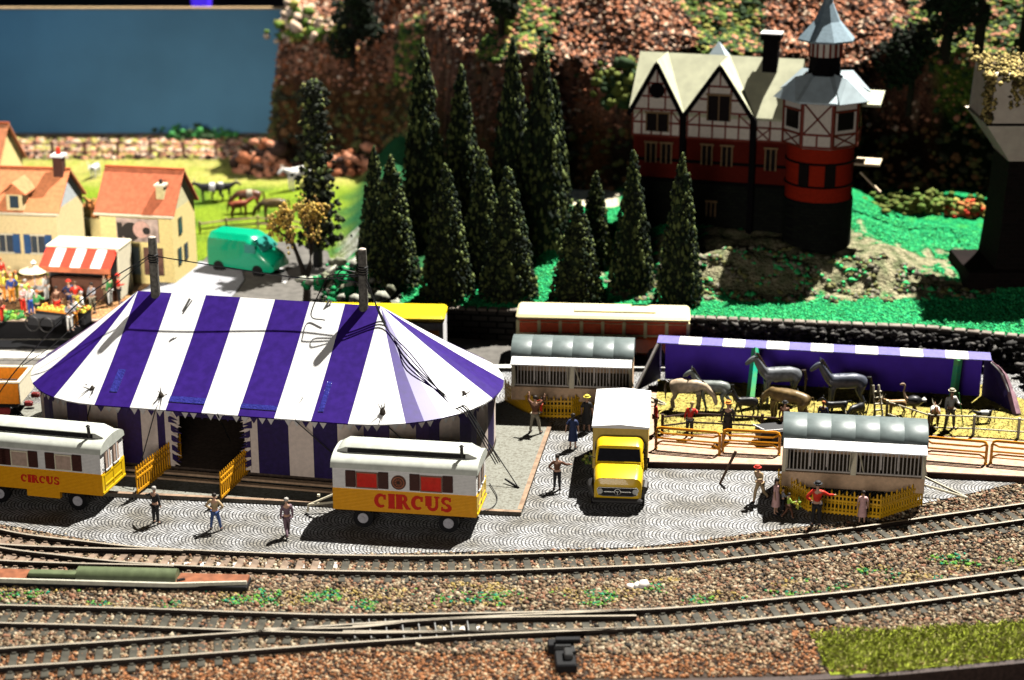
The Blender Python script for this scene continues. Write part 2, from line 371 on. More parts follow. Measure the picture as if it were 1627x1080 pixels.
    for k in 'lr':
        a = J['an'+k]; b = J['to'+k]; mb.box((a[0]*.5+b[0]*.5, a[1]*.5+b[1]*.5+.0, b[2]+.005), (.1, .27, .08), bev=.02)
    mb.build('shoes', CL['black'], t, True)
    if held: held(t, {k: Vector(J[k][:3]) for k in J})
    return t
def quad(label, loc, rz=0, kind='horse', name=None, mat=None, mane=None, scale=1.0, head='up', stride=0.0, cat=None, patch=None, group=None):
    P_ = dict(horse=dict(L=1.4, h=1.5, br=.33, nk=.72, hd=.48, leg=.07, tail='hair'), cow=dict(L=1.5, h=1.3, br=.3, nk=.45, hd=.42, leg=.06, tail='thin'), bull=dict(L=1.6, h=1.35, br=.34, nk=.45, hd=.45, leg=.09, tail='thin'),
              goat=dict(L=.7, h=.72, br=.17, nk=.35, hd=.25, leg=.035, tail='short'), dog=dict(L=.7, h=.62, br=.13, nk=.25, hd=.25, leg=.035, tail='thin'), camel=dict(L=1.4, h=1.6, br=.3, nk=.9, hd=.4, leg=.06, tail='thin'))[kind]
    t = thing(name or kind, label, cat or kind, loc, rz, group); t.scale = (scale,)*3
    L, h, br = P_['L'], P_['h'], P_['br']; zb = h-br*.9
    ang = dict(up=58, level=25, down=-42)[head]; nk = P_['nk']; a = R(ang)
    ns = Vector((-L/2-.02, 0, zb+br*.35)); ne = ns + Vector((-math.cos(a), 0, math.sin(a)))*nk
    ha = R(-38 if head != 'down' else -75); hv = Vector((-math.cos(ha), 0, math.sin(ha)))*P_['hd']
    J = {'belly': (0, 0, zb-.02, (br*.92, br)), 'rump': (L*.42, 0, zb+.03, (br*.92, br*.95)), 'chest': (-L*.4, 0, zb, (br*.85, br)), 'dock': (L*.56, 0, zb+.12, br*.35),
         'ns': (*ns, br*.62), 'nm': (*(ns.lerp(ne, .55)), br*.5), 'ne': (*ne, br*.4), 'hb': (*(ne+hv*.3), br*.38), 'nose': (*(ne+hv), br*.2)}
    E = [('belly', 'rump'), ('belly', 'chest'), ('rump', 'dock'), ('chest', 'ns'), ('ns', 'nm'), ('nm', 'ne'), ('ne', 'hb'), ('hb', 'nose')]
    lg = P_['leg']; zl = zb-br*.5
    for s, k in ((-1, 'l'), (1, 'r')):
        y = s*br*.58; st = stride*s
        J['fs'+k] = (-L*.4, y, zl, lg*1.9); J['fk'+k] = (-L*.42-st*.5*h, y, zl*.55, lg*1.05); J['ff'+k] = (-L*.4-st*.75*h+abs(st)*.1, y, .1, lg*.8); J['fh'+k] = (-L*.43-st*.75*h, y, .03, lg*1.05)
        J['hs'+k] = (L*.40, y, zl, lg*2.4); J['hk'+k] = (L*.33+st*.3*h, y, zl*.72, lg*1.6); J['ho'+k] = (L*.47+st*.55*h, y, zl*.42, lg*1.0); J['hf'+k] = (L*.42+st*.7*h, y, .1, lg*.8); J['hh'+k] = (L*.39+st*.7*h, y, .03, lg*1.05)
        E += [('chest', 'fs'+k), ('fs'+k, 'fk'+k), ('fk'+k, 'ff'+k), ('ff'+k, 'fh'+k), ('rump', 'hs'+k), ('hs'+k, 'hk'+k), ('hk'+k, 'ho'+k), ('ho'+k, 'hf'+k), ('hf'+k, 'hh'+k)]
    if kind == 'camel': J['hump'] = (.0, 0, zb+br*1.35, br*.45); E.append(('belly', 'hump'))
    mesh_obj('body', skin_mesh((kind, head, stride), J, E, 2), mat, t)
    mb = MB()
    for s in (-1, 1):
        b = ne + Vector((.02, s*br*.22, br*.28)); mb.tube([b, b+Vector((.01, s*.05*br/.27, .13*br/.27))], [.03*br/.27+.01, .005], 5)
    mb.build('ears', mat, t, True)
    mane = mane or mat
    if kind == 'horse':
        mb = MB()
        for i in range(7):
            q = ns.lerp(ne, i/6)+Vector((.05+.06*math.sin(a), 0, br*.38)); mb.box(q, (.13, .06, .13), ry=-a, bev=.02)
        mb.build('mane', mane, t, True)
    d = Vector(J['dock'][:3]); mb = MB()
    ln = {'hair': .85, 'thin': .7, 'short': .15}[P_['tail']]
    mb.tube([d, d+Vector((.12, 0, .03)), d+Vector((.19, 0, -ln*.4)), d+Vector((.17, 0, -ln))], [.05, .06, .07, .02] if kind == 'horse' else [.03, .02, .015, .025], 6)
    mb.build('tail', mane, t, True)
    if kind in ('goat', 'bull', 'cow'):
        mb = MB()
        for s in (-1, 1):
            b = ne+Vector((0, s*br*.25, br*.3)); mb.tube([b, b+Vector((.03, s*.09, .1)), b+Vector((.08, s*.12, .24 if kind == 'goat' else .14))], [.028, .022, .006], 5)
        mb.build('horns', cream, t, True)
    if patch:
        mb = MB(); mb.lathe([(br*.55, -.16), (br*1.03, -.1), (br*1.05, .1), (br*.55, .16)], (0, 0, 0), 14)
        for i, v in enumerate(mb.v): mb.v[i] = (v[2]*1.6+.02, v[1], zb+v[0])
        mb.build('patch', patch, t, True)
    return t

# ================================================================== SETTING
def sheet(name, poly, z0, z1, mats, kind='structure', mi=0):
    return tag(MB().prism(poly, z0, z1, mi).build(name, mats), kind=kind)
def catmull(P, n=14):
    P = [Vector(p) for p in P]; P = [P[0]*2-P[1]] + P + [P[-1]*2-P[-2]]; out = []
    for i in range(1, len(P)-2):
        for k in range(n):
            t = k/n; a, b, c, d = P[i-1:i+3]
            out.append(.5*((2*b)+(c-a)*t+(2*a-5*b+4*c-d)*t*t+(3*b-a-3*c+d)*t**3))
    out.append(P[-2]); return out
def resample(P, step):
    out = [P[0]]; acc = 0
    for a, b in zip(P, P[1:]):
        l = (b-a).length
        while acc + l >= step:
            t = (step-acc)/l; a = a.lerp(b, t); out.append(a.copy()); l = (b-a).length; acc = 0
        acc += l
    return out
def curve_px(pts, h, n=14): return catmull([G(x, y, h) for x, y in pts], n)

base_m = M('ballast_bed', (.06, .045, .035), .95, .4, 3, bump=.6, spec=.05)
EDGE = [G(-200, 1112, -.3), G(1255, 1082, -.3), G(1420, 1072, -.3), G(1627, 1052, -.3), G(1900, 1030, -.3)]
tag(MB().prism([(-70, 40)] + [(70, 40), (70, 96), (-70, 96)], -2.6, -2.5).build('room_floor', M('room_floor', (.02, .02, .022), .8)), kind='structure')
tag(MB().prism([(p.x, p.y) for p in EDGE] + [(60, 60), (60, 160), (-60, 160), (-60, 56)], -1.2, -.14).build('ground', base_m), kind='structure')
mb = MB()
for a, b in zip(EDGE, EDGE[1:]):
    d = (b-a).normalized(); n_ = Vector((d.y, -d.x, 0)); q = [a, b, b+n_*.35, a+n_*.35]
    mb.prism([(v.x, v.y) for v in reversed(q)], -1.3, -.12)
tag(mb.build('layout_edge_board', M('dark_board', (.05, .03, .024), .6, .3)), 'dark brown board along the near edge of the layout', 'edge board')

# cobbles: segmental arcs, built as a node pattern on a real slab
def cobble():
    m = bpy.data.materials.new('cobblestones'); m.use_nodes = True; nt = m.node_tree; n = nt.nodes; L = nt.links
    b = n['Principled BSDF']; b.inputs['Roughness'].default_value = .65
    def mt(op, a, bb=None, c=None):
        x = n.new('ShaderNodeMath'); x.operation = op
        for i, v in enumerate((a, bb, c)):
            if v is None: continue
            if isinstance(v, (int, float)): x.inputs[i].default_value = v
            else: L.new(v, x.inputs[i])
        return x.outputs[0]
    tc = n.new('ShaderNodeTexCoord'); mp = n.new('ShaderNodeMapping'); mp.inputs['Rotation'].default_value = (0, 0, R(7)); L.new(tc.outputs['Object'], mp.inputs[0])
    nj = n.new('ShaderNodeTexNoise'); nj.inputs['Scale'].default_value = 9; L.new(tc.outputs['Object'], nj.inputs['Vector'])
    vj = n.new('ShaderNodeVectorMath'); vj.operation = 'SCALE'; vj.inputs['Scale'].default_value = .05; L.new(nj.outputs['Color'], vj.inputs[0])
    vk = n.new('ShaderNodeVectorMath'); L.new(mp.outputs[0], vk.inputs[0]); L.new(vj.outputs[0], vk.inputs[1])
    nw = n.new('ShaderNodeTexNoise'); nw.inputs['Scale'].default_value = 1.3; L.new(tc.outputs['Object'], nw.inputs['Vector'])
    va = n.new('ShaderNodeVectorMath'); va.operation = 'SCALE'; va.inputs['Scale'].default_value = .12; L.new(nw.outputs['Color'], va.inputs[0])
    vb = n.new('ShaderNodeVectorMath'); L.new(vk.outputs[0], vb.inputs[0]); L.new(va.outputs[0], vb.inputs[1])
    sp = n.new('ShaderNodeSeparateXYZ'); L.new(vb.outputs[0], sp.inputs[0]); x, y = sp.outputs[0], sp.outputs[1]
    W = 1.3; D = .15
    yy = mt('DIVIDE', y, W); fl = mt('FLOOR', yy); u = mt('SUBTRACT', mt('SUBTRACT', yy, fl), .5)          # -.5..+.5 across the band
    ang = mt('ARCSINE', mt('MULTIPLY', u, 1.55)); cx = mt('MULTIPLY', mt('COSINE', ang), W/1.55)
    v = mt('ADD', mt('ADD', x, cx), mt('MULTIPLY', fl, .04)); cb = n.new('ShaderNodeCombineXYZ')
    L.new(mt('MULTIPLY', ang, W/1.55), cb.inputs[0]); L.new(v, cb.inputs[1])
    br = n.new('ShaderNodeTexBrick'); L.new(cb.outputs[0], br.inputs['Vector']); br.inputs['Scale'].default_value = 1
    br.inputs['Brick Width'].default_value = .16; br.inputs['Row Height'].default_value = D; br.inputs['Mortar Size'].default_value = .031; br.inputs['Mortar Smooth'].default_value = .4
    br.inputs['Color1'].default_value = (.62, .62, .62, 1); br.inputs['Color2'].default_value = (.31, .31, .31, 1); br.inputs['Mortar'].default_value = (.014, .014, .015, 1)
    n2 = n.new('ShaderNodeTexNoise'); n2.inputs['Scale'].default_value = .55; n2.inputs['Detail'].default_value = 7; L.new(tc.outputs['Object'], n2.inputs['Vector'])
    cr = n.new('ShaderNodeValToRGB'); L.new(n2.outputs['Fac'], cr.inputs[0]); cr.color_ramp.elements[0].position = .36; cr.color_ramp.elements[1].position = .6
    cr.color_ramp.elements[0].color = (.50, .46, .38, 1); cr.color_ramp.elements[1].color = (1, 1, 1, 1)
    mx = n.new('ShaderNodeMix'); mx.data_type = 'RGBA'; mx.blend_type = 'MULTIPLY'; mx.inputs[0].default_value = 1
    L.new(br.outputs['Color'], mx.inputs[6]); L.new(cr.outputs[0], mx.inputs[7]); L.new(mx.outputs[2], b.inputs['Base Color'])
    bp = n.new('ShaderNodeBump'); bp.invert = True; bp.inputs['Strength'].default_value = .5; bp.inputs['Distance'].default_value = .03; L.new(br.outputs['Fac'], bp.inputs['Height']); L.new(bp.outputs[0], b.inputs['Normal'])
    return m
front = [(-60, 812), (0, 832), (100, 850), (210, 868), (330, 878), (450, 884), (600, 879), (760, 876), (900, 872), (1010, 869), (1100, 860), (1200, 846), (1300, 833), (1400, 822), (1450, 803), (1530, 786), (1627, 764), (1900, 700)]
fp = [G(x, y, 0) for x, y in front]
tag(MB().prism([(p.x, p.y) for p in fp] + [(34, 90.6), (-36, 90.6)], -.16, 0).build('cobbled_square', cobble()), kind='structure')
asphalt = M('asphalt', (.13, .12, .105), .85, .2, 2, bump=.2)
tag(MB().prism([(-40, 91.1), (-7, 91.1), (34, 91.1), (34, 100), (-40, 100)], -.1, .004).build('road', asphalt), kind='structure')
tag(MB().box((-23.4, 92.9, .08), (15, 1.1, .12)).box((17, 90.85, .1), (38, .5, .2)).build('kerb', M('pale_kerb', (.66, .64, .58), .8, .25, 3)), kind='structure')
tag(MB().box((-27, 94.7, .06), (19, 1.2, .1)).build('gutter', black), kind='structure')

# grey slab beside the big tent and its boards, tan platforms
slabm = M('grey_slab', (.25, .25, .21), .85, .0, 9, bump=.6, bs=12, col2=(.10, .085, .06), lo=.42, hi=.8)
sl = [G(150, 782, .16), G(828, 814, .16), G(878, 672, .16), G(800, 640, .16), G(20, 640, .16)]
tag(MB().prism([(p.x, p.y) for p in sl], -.01, .16).build('pavement', [slabm, black]), kind='structure')
mb = MB()
for a, b, wd in ((G(150, 782, .16), G(828, 814, .16), .2), (G(828, 814, .16), G(878, 672, .16), .2)):
    d = (b-a).normalized(); n_ = Vector((-d.y, d.x, 0)); q = [a+d*.3, b-d*.1*0, b+n_*wd, a+d*.3+n_*wd]
    mb.prism([(v.x, v.y) for v in q], .0, .172)
tag(mb.build('pavement_edge', M('edge_tan', (.30, .20, .13), .85, .25, 3)), kind='structure')

# terrain beyond the walls
def cover(x, Y, z):
    n1 = noise.noise(Vector((x*.5, Y*.35, 1))); n2 = noise.noise(Vector((x*1.7, Y*1.7, 5))); n3 = noise.noise(Vector((x*.12, Y*.12, 9)))
    field = Vector((.24, .34, .025)); field = field.lerp(Vector((.11, .20, .02)), ss(-.1, .5, n1)); yel = Vector((.48, .42, .12))
    if Y > 124: field = field.lerp(yel, ss(124, 128, Y)*(.5+.5*ss(-.2, .3, n2)))
    if Y > 133: field = field.lerp(Vector((.34, .2, .13)), ss(133, 136, Y)*ss(-.4, .1, n2+.2))
    if Y < 104.5 and x < -14: field = Vector((.62, .34, .15)).lerp(Vector((.45, .22, .1)), ss(-.2, .3, n2))
    green = Vector((.015, .30, .10)); green = green.lerp(Vector((.05, .38, .09)), ss(0, .5, n2)); rock = Vector((.40, .36, .22)).lerp(Vector((.16, .18, .09)), ss(-.3, .3, n2))
    d1 = math.hypot((x-15.3)/10.6, (Y-101.2)/4.3) + .45*n2 + .4*n1 + .5*ss(97.5, 95.5, Y)
    right = rock.lerp(green, ss(.9, 1.15, d1))
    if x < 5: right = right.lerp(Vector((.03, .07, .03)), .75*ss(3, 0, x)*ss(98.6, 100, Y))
    if -10.5 < x < -6 and Y < 112: right = Vector((.5, .5, .42)).lerp(Vector((.2, .22, .14)), ss(-.25, .3, n2)).lerp(green, ss(.15, .4, n1))
    if math.hypot((x-4.9)/1.9, (Y-114.3)/2.6) < 1+.3*n2: right = Vector((.78, .7, .5))
    b = ss(-11.5, -9.5, x + .8*n1); c = field.lerp(right, b)
    hx = ss(-17.9, -16.6, x+.3*n2); Ys = 131-15*ss(-9, 0, x)
    if Y > Ys-.5:
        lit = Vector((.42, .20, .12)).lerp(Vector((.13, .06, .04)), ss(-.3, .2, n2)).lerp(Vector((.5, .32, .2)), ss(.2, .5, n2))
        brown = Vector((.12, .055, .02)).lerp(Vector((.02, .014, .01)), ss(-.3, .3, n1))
        hc = brown.lerp(lit, ss(6.3, 8.5, z+n1)); g = ss(.15, .35, n3+.25*n1)*(1 if x > 14 else .5); hc = hc.lerp(Vector((.12, .2, .03)) if z > 8 else Vector((.02, .03, .01)), g); hc = hc*(1-.7*ss(15, 19, x)*ss(9, 7, z))  # shade of the lower slope put into its colour, deepest at the right
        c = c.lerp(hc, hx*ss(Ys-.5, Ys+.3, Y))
    return c
nx, ny = 300, 210; X0, X1 = -46, 46; V = []; cols = []
for j in range(ny+1):
    tt = j/ny
    for i in range(nx+1):
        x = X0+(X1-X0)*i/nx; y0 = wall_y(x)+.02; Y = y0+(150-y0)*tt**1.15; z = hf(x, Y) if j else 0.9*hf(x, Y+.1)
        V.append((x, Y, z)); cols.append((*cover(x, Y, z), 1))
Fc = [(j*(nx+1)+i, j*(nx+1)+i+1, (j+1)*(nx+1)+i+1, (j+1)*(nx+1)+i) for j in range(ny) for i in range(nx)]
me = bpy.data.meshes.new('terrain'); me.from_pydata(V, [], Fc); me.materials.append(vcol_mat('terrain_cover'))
ca = me.color_attributes.new('ground_cover_and_shade', 'FLOAT_COLOR', 'POINT'); ca.data.foreach_set('color', np.array(cols).reshape(-1))
me.polygons.foreach_set('use_smooth', [True]*len(Fc)); o = bpy.data.objects.new('terrain', me); C.objects.link(o); tag(o, kind='structure')

# retaining wall of stone blocks, with a paler coping
stone = bricks('dark_stone_blocks', (.055, .05, .045), (.10, .095, .085), (.01, .01, .01), 1.0, .8, .34, .05, 1.0)
wallt = thing('retaining_wall', 'long dark stone block retaining wall with pale coping below the bright green bank', 'wall', (0, 0, 0))
WX = [-7.4, -3, 1, 5, 9, 13, 17, 21.4, 24, 27, 32]
mb = MB(); mc = MB()
for a, b in zip(WX, WX[1:]):
    ya, yb = wall_y(a), wall_y(b)
    za, zb = 1.62, 1.62
    mb.prism([(a, ya-.3), (b, yb-.3), (b, yb+.02), (a, ya+.02)], 0, za)
    L_ = int((b-a)/.55)
    for k in range(L_):
        t = (k+.5)/L_; x = a+(b-a)*t; mc.box((x, ya+(yb-ya)*t-.16, za+.06), ((b-a)/L_*random.uniform(.8, .96), .46, .14), rz=math.atan2(yb-ya, b-a), bev=.03)
mb.build('wall_face', stone, wallt); mc.build('coping', M('coping_stone', (.26, .22, .18), .85, .35, 2), wallt)
# rough protruding blocks, right part
bt = thing('stone_bank', 'stepped bank of dark rough stone blocks going down beside the stone pier', 'stone bank', (0, 0, 0))
pts = []; sizes = []
for k in range(1100):
    x = random.uniform(8, 31); y = wall_y(x)-.3-random.random()*.9*ss(8, 22, x); pts.append((x, y, random.uniform(.05, 1.5)*(1-.0*x)))
for k in range(500):
    x = random.uniform(25.5, 31); pts.append((x, wall_y(x)-1-random.random()*4.0, random.uniform(0, .9)))
sc_ = scatter('blocks', pts, .17, [M('block_dark', (.04, .037, .034), .8, .3), M('block_grey', (.12, .11, .10), .8, .3)], flat=.45, parent=bt, weights=[.7, .3])

# blue painted board and the dark room behind
bb = thing('painted_sky_board', 'tall plain blue painted board standing behind the meadow', 'backdrop board', (-38, 143, 0))
MB().box((0, 0, 5.0), (43.4, .3, 11.0)).add([], []).build('panel', M('blue_board', (.12, .30, .43), .6, .12, .12), bb)
mb = MB()   # its curved right end
prof = [(21.7+2.6*math.sin(t), 2.6-2.6*math.cos(t)) for t in [k*PI/2/8 for k in range(9)]]
for (a, b), (c, d) in zip(prof, prof[1:]): mb.prism([(a, b-.15), (c, d-.15), (c, d+.1), (a, b+.1)], -.5, 10.4)
mb.build('curved_end', M('blue_board', (.1, .22, .3)), bb)
MB().box((0, 0, 10.56), (43.5, .5, .12)).build('top_edge', wood, bb)
tag(MB().box((0, 176, 15), (170, .4, 60)).build('back_wall', M('room_black', (.008, .008, .01), .9)), kind='structure')
bl = thing('room_lamp', 'blue glowing lamp in the dark above the painted board', 'lamp', (-26.2, 160, 5.5))
MB().lathe([(.5, 0), (.75, 2), (1.1, 5)], n=16).build('glow_tube', M('blue_glow', (.08, .03, .9), .5, .0, emit=.7), bl)

# ------------------------------------------------------------------ ballast and litter
stones = [M('ballast_a', (.27, .18, .105), .85, .25), M('ballast_b', (.15, .095, .055), .85, .25), M('ballast_c', (.41, .33, .21), .85, .2), M('ballast_d', (.045, .038, .03), .85, .3), M('ballast_e', (.52, .43, .30), .85, .2), M('ballast_f', (.29, .14, .08), .85, .2)]
T0 = [(-120, 824), (0, 857), (120, 873), (229, 884), (400, 892), (540, 896), (700, 897), (872, 893), (1080, 883.5), (1230, 868), (1391, 848), (1500, 832), (1627, 814), (1760, 794)]
T0b = [(-120, 868), (0, 879), (120, 884), (229, 886.5), (300, 889)]
T1 = [(-120, 974), (0, 977), (200, 982), (400, 989), (560, 993), (760, 990), (920, 987), (1080, 981), (1300, 961), (1450, 944), (1627, 921), (1760, 903)]
T2 = [(-120, 1057), (0, 1047), (200, 1034), (370, 1022), (560, 1008), (760, 996), (920, 989), (1000, 985)]
tracks = [curve_px(t, .1) for t in (T0, T0b, T1, T2)]
def py_of(x, y, z=0):
    d = Vector((x, y, z-H)); f = d.y*math.cos(PITCH)-d.z*math.sin(PITCH); u = d.y*math.sin(PITCH)+d.z*math.cos(PITCH)
    return CX+F*d.x/f, CY-F*u/f
fx = np.array([p.x for p in fp]); fy = np.array([p.y for p in fp])
ex = np.array([p.x for p in EDGE]); ey = np.array([p.y for p in EDGE])
allt = np.array([(p.x, p.y) for t in tracks for p in resample(t, .5)])
def zone(n):
    xs = rng.uniform(-23, 25, n); yf = np.interp(xs, fx, fy)-.05; ye = np.interp(xs, ex, ey)+.1
    ys = ye+(yf-ye)*rng.random(n)
    return xs, ys
P1 = []; Pg = []; Py = []; Pr = []; Pl = []
xs, ys = zone(84000)
for x, y in zip(xs, ys):
    px, py = py_of(x, y, -.1)
    nn = noise.noise(Vector((x*.5, y*.7, 0)))
    z = -.12 + .05*random.random()
    dt = np.min((allt[:, 0]-x)**2+(allt[:, 1]-y)**2)
    yl = 1062-.17*(px-700) if px > 1260 else 1038+8*nn
    if px > 1300 and py > 1012-.075*(px-1300)+5*nn and py < 1062-.07*(px-1300): continue     # grass patch
    if py > yl and (px < 1330 or py > 1050-.07*(px-1300)):
        if random.random() < .8: Pr.append((x, y, -.13+.03*random.random()))
        continue
    band = (938 if px < 700 else 935-.03*(px-700) if px < 1080 else 955-.16*(px-1080)) 
    if abs(py-band-14) < 16+14*nn and random.random() < .75*ss(-.2, .2, nn) and dt > 1.5:
        (Pg if noise.noise(Vector((x*.8, y*.9, 7))) > .05 else Py).append((x, y, -.06)); continue
    if dt < .62: z = -.13 + .03*random.random()
    P1.append((x, y, z))
tag(scatter('ballast', P1, .064, stones, flat=.9, jitter=.35, weights=[.26, .24, .15, .17, .05, .13]), kind='stuff')
tag(scatter('moss', Pg, .05, [M('moss_green', (.06, .26, .06), .9, .3), M('moss_teal', (.02, .23, .13), .9, .3), M('moss_light', (.16, .36, .04), .9, .3), stones[0]], flat=.8, weights=[.28, .2, .24, .28]), kind='stuff')
tag(scatter('dry_moss', Py, .05, [M('moss_ochre', (.38, .27, .08), .9, .3), M('moss_tan', (.45, .34, .18), .9, .3), stones[1]], flat=.8), kind='stuff')
tag(scatter('gravel', Pr, .055, [M('rust_chip', (.32, .13, .05), .85, .3), M('rust_chip_dark', (.07, .03, .015), .85, .3), M('rust_chip_pale', (.5, .34, .2), .85, .3)], flat=.8, weights=[.5, .25, .25]), kind='stuff')
# shoulder grit at the plaza's edge
pts = []
for p in resample(catmull(fp, 10), .06):
    for k in range(3): pts.append((p.x+random.gauss(0, .1), p.y+random.gauss(-.12, .12), -.02-.05*random.random()))
tag(scatter('edge_grit', pts, .05, stones, flat=.8), kind='stuff')
# near grass patch
gp = [G(1290, 1003), G(1320, 1068), G(1420, 1062), G(1640, 1040), G(1820, 1020), G(1820, 955), G(1627, 985), G(1480, 993)]
tag(MB().prism([(p.x, p.y) for p in gp], -.2, -.1).build('grass_mat', M('turf', (.25, .3, .02), .95, .4, 4)), kind='structure')
pts = []
poly = [(p.x, p.y) for p in gp]
def inside(x, y, poly):
    c = False; j = len(poly)-1
    for i in range(len(poly)):
        (xi, yi), (xj, yj) = poly[i], poly[j]
        if (yi > y) != (yj > y) and x < (xj-xi)*(y-yi)/(yj-yi)+xi: c = not c
        j = i
    return c
mnx, mxx, mny, mxy = min(p[0] for p in poly), max(p[0] for p in poly), min(p[1] for p in poly), max(p[1] for p in poly)
while len(pts) < 24000:
    x, y = random.uniform(mnx-.4, mxx), random.uniform(mny-.3, mxy+.3)
    if inside(x+.35*noise.noise(Vector((x*2, y*2, 1))), y+.35*noise.noise(Vector((x*2, y*2, 8))), poly): pts.append((x, y, -.1))
dirs = [(random.gauss(0, 1), random.gauss(0, 1), .7) for _ in pts]
tag(scatter('grass', pts, .17, [M('grass_lime', (.55, .64, .06), .8, .3), M('grass_olive', (.5, .6, .05), .8, .3), M('grass_straw', (.6, .56, .18), .8, .3)], base=(LEAF[0]*np.array([1, .28, 1]), LEAF[1]), dirs=dirs, weights=[.5, .25, .25]), kind='stuff')

# green scatter on the back bank, litter on the hill
pts = []; pts2 = []; pts3 = []; pts4 = []; pts5 = []
for _ in range(85000):
    x = random.uniform(-9, 30); Y = wall_y(x)+random.random()*17
    c = cover(x, Y, 2)
    if c.y > .2 and c.y > c.x*2.2 and random.random() < .75: pts.append((x, Y, hf(x, Y)+.0))
tag(scatter('bright_green_turf', pts, .07, [M('turf_emerald', (.012, .44, .15), .9, .3), M('turf_bright', (.05, .58, .17), .9, .3), M('turf_deep', (.01, .26, .08), .9, .3)], base=OCT, flat=.8), kind='stuff')
for _ in range(90000):
    x = random.uniform(-18, 36); Ys = 131-15*ss(-9, 0, x); Y = Ys+random.random()*(149-Ys); z = hf(x, Y)
    q = (x, Y, z+.1)
    n3 = noise.noise(Vector((x*.12, Y*.12, 9)))+.25*noise.noise(Vector((x*.5, Y*.35, 1)))
    if z > 6.5+noise.noise(Vector((x*.4, Y*.4, 2))):
        (pts4 if (n3 > (.18 if x > 14 else .26)) else pts2).append(q)
    elif random.random() < .35: pts3.append(q)
lit = [M('litter_pink', (.58, .25, .14), .85, .3), M('litter_rust', (.36, .12, .05), .85, .3), M('litter_pale', (.72, .52, .36), .85, .2), M('litter_dark', (.06, .03, .02), .85, .3)]
tag(scatter('rock_rubble', pts2, .115, lit, base=OCT, flat=.8, jitter=.5, weights=[.28, .25, .12, .35], spread=.75), kind='stuff')
tag(scatter('hillside_scrub', pts3, .2, [M('scrub_brown', (.16, .08, .03), .9, .4), M('scrub_dark', (.03, .03, .015), .9, .4), M('scrub_olive', (.10, .10, .03), .9, .4)], flat=.8), kind='stuff')
tag(scatter('hillside_bushes', pts4, .17, [M('bush_green', (.12, .2, .03), .9, .4), M('bush_yellow', (.4, .38, .08), .9, .3), M('bush_dark', (.03, .06, .02), .9, .4), lit[0]], flat=.8, weights=[.3, .12, .4, .18]), kind='stuff')
for _ in range(3500):
    x = random.uniform(-40, -11); Y = 134+random.random()*7; pts5.append((x, Y, hf(x, Y)+.05))
tag(scatter('meadow_edge_rubble', pts5, .2, [lit[0], lit[2], M('bush_yellow', (.4, .38, .08)), lit[3]], flat=.7), kind='stuff')

pts = []
for _ in range(16000):
    x = random.uniform(2, 27); Y = wall_y(x)+.2+random.random()*8; c = cover(x, Y, 2)
    if not (c.y > .2 and c.y > c.x*2.2) and noise.noise(Vector((x*.9, Y*1.2, 3))) > .08: pts.append((x, Y, hf(x, Y)+.02))
tag(scatter('bank_scrub', pts, .12, [M('bank_olive', (.20, .20, .07), .95, .4), M('bank_grey', (.26, .24, .17), .95, .3), M('bank_dark', (.04, .035, .02), .95, .4), M('turf_bright', (.05, .58, .17))], base=OCT, flat=.6, jitter=.5, weights=[.34, .3, .18, .18], spread=.7), kind='stuff')
# ------------------------------------------------------------------ tracks
railm = [M('rail_brown', (.02, .013, .01), .6, .2, 4), M('rail_top', (.48, .42, .33), .4, .1, 2, metal=.3)]
sleeper_m = M('sleeper_plastic', (.06, .055, .04), .75, .3, 2)
sleeper_lt = M('sleeper_light', (.24, .17, .12), .8, .3, 2)
def rail_mesh(path, off, name, parent):
    mb = MB(); prof = [(-.11, -.02), (.11, -.02), (.11, .01), (.03, .03), (.03, .11), (.05, .13), (.05, .165), (-.05, .165), (-.05, .13), (-.03, .11), (-.03, .03), (-.11, .01)]
    rr = []
    for i, p in enumerate(path):
        d = (path[min(i+1, len(path)-1)]-path[max(i-1, 0)]).normalized(); n_ = Vector((-d.y, d.x, 0))
        rr.append([Vector((p.x, p.y, 0))+n_*(off+a)+Vector((0, 0, b)) for a, b in prof])
    mb.rings(rr, 0, True); np_ = len(prof)
    for i in range(len(rr)-1): mb.mi[i*np_+6] = 1
    return mb.build(name, railm, parent)
slm = None
def track(pts, label, skip=None, light=None, chairs=True):
    global slm
    t = thing('railway_track', label, 'railway track', (0, 0, 0), 0, 'model railway tracks')
    path = resample(pts, .5)
    rail_mesh(path, .72, 'rail', t); rail_mesh(path, -.72, 'rail', t)
    sp = resample(pts, .60)
    for i, p in enumerate(sp):
        q = sp[i+1] if i+1 < len(sp) else sp[i]*2-sp[i-1]; d = q-p; rz = math.atan2(d.y, d.x)
        if skip and skip(p): continue
        px, py = py_of(p.x, p.y)
        if px < -60 or px > 1690: continue
        if slm is None:
            mb = MB(); mb.box((0, 0, -.075), (.29, 2.6, .1), bev=.015)
            for s in (-1, 1):
                for e in (-.14, .14): mb.box((0, s*.72+e, 0.0), (.16, .08, .06))
            slm = mb.build('sleeper', sleeper_m); me_ = slm.data; bpy.data.objects.remove(slm); slm = me_
        o = bpy.data.objects.new('sleeper', slm); C.objects.link(o); o.parent = t; o.location = (p.x, p.y, random.uniform(-.004, .004)); o.rotation_euler[2] = rz+random.gauss(0, .015)
        if light and light(px): o.material_slots[0].link = 'OBJECT'; o.material_slots[0].material = sleeper_lt
    return t
track(tracks[0], 'curved railway track running along the cobbled square', light=lambda px: px < 520)
t0b = tracks[1]
track(t0b, 'short branch track merging into the track beside the cobbled square at its far left', skip=lambda p: min((q-p).length for q in tracks[0]) < .25 or py_of(p.x, p.y)[0] > 110, light=lambda px: True)
track(tracks[2], 'curved railway track nearer the layout edge, behind the lime green grass')
track(tracks[3], 'railway branch joining the near track from the brown gravel at front left', skip=lambda p: py_of(p.x, p.y)[0] > 400)
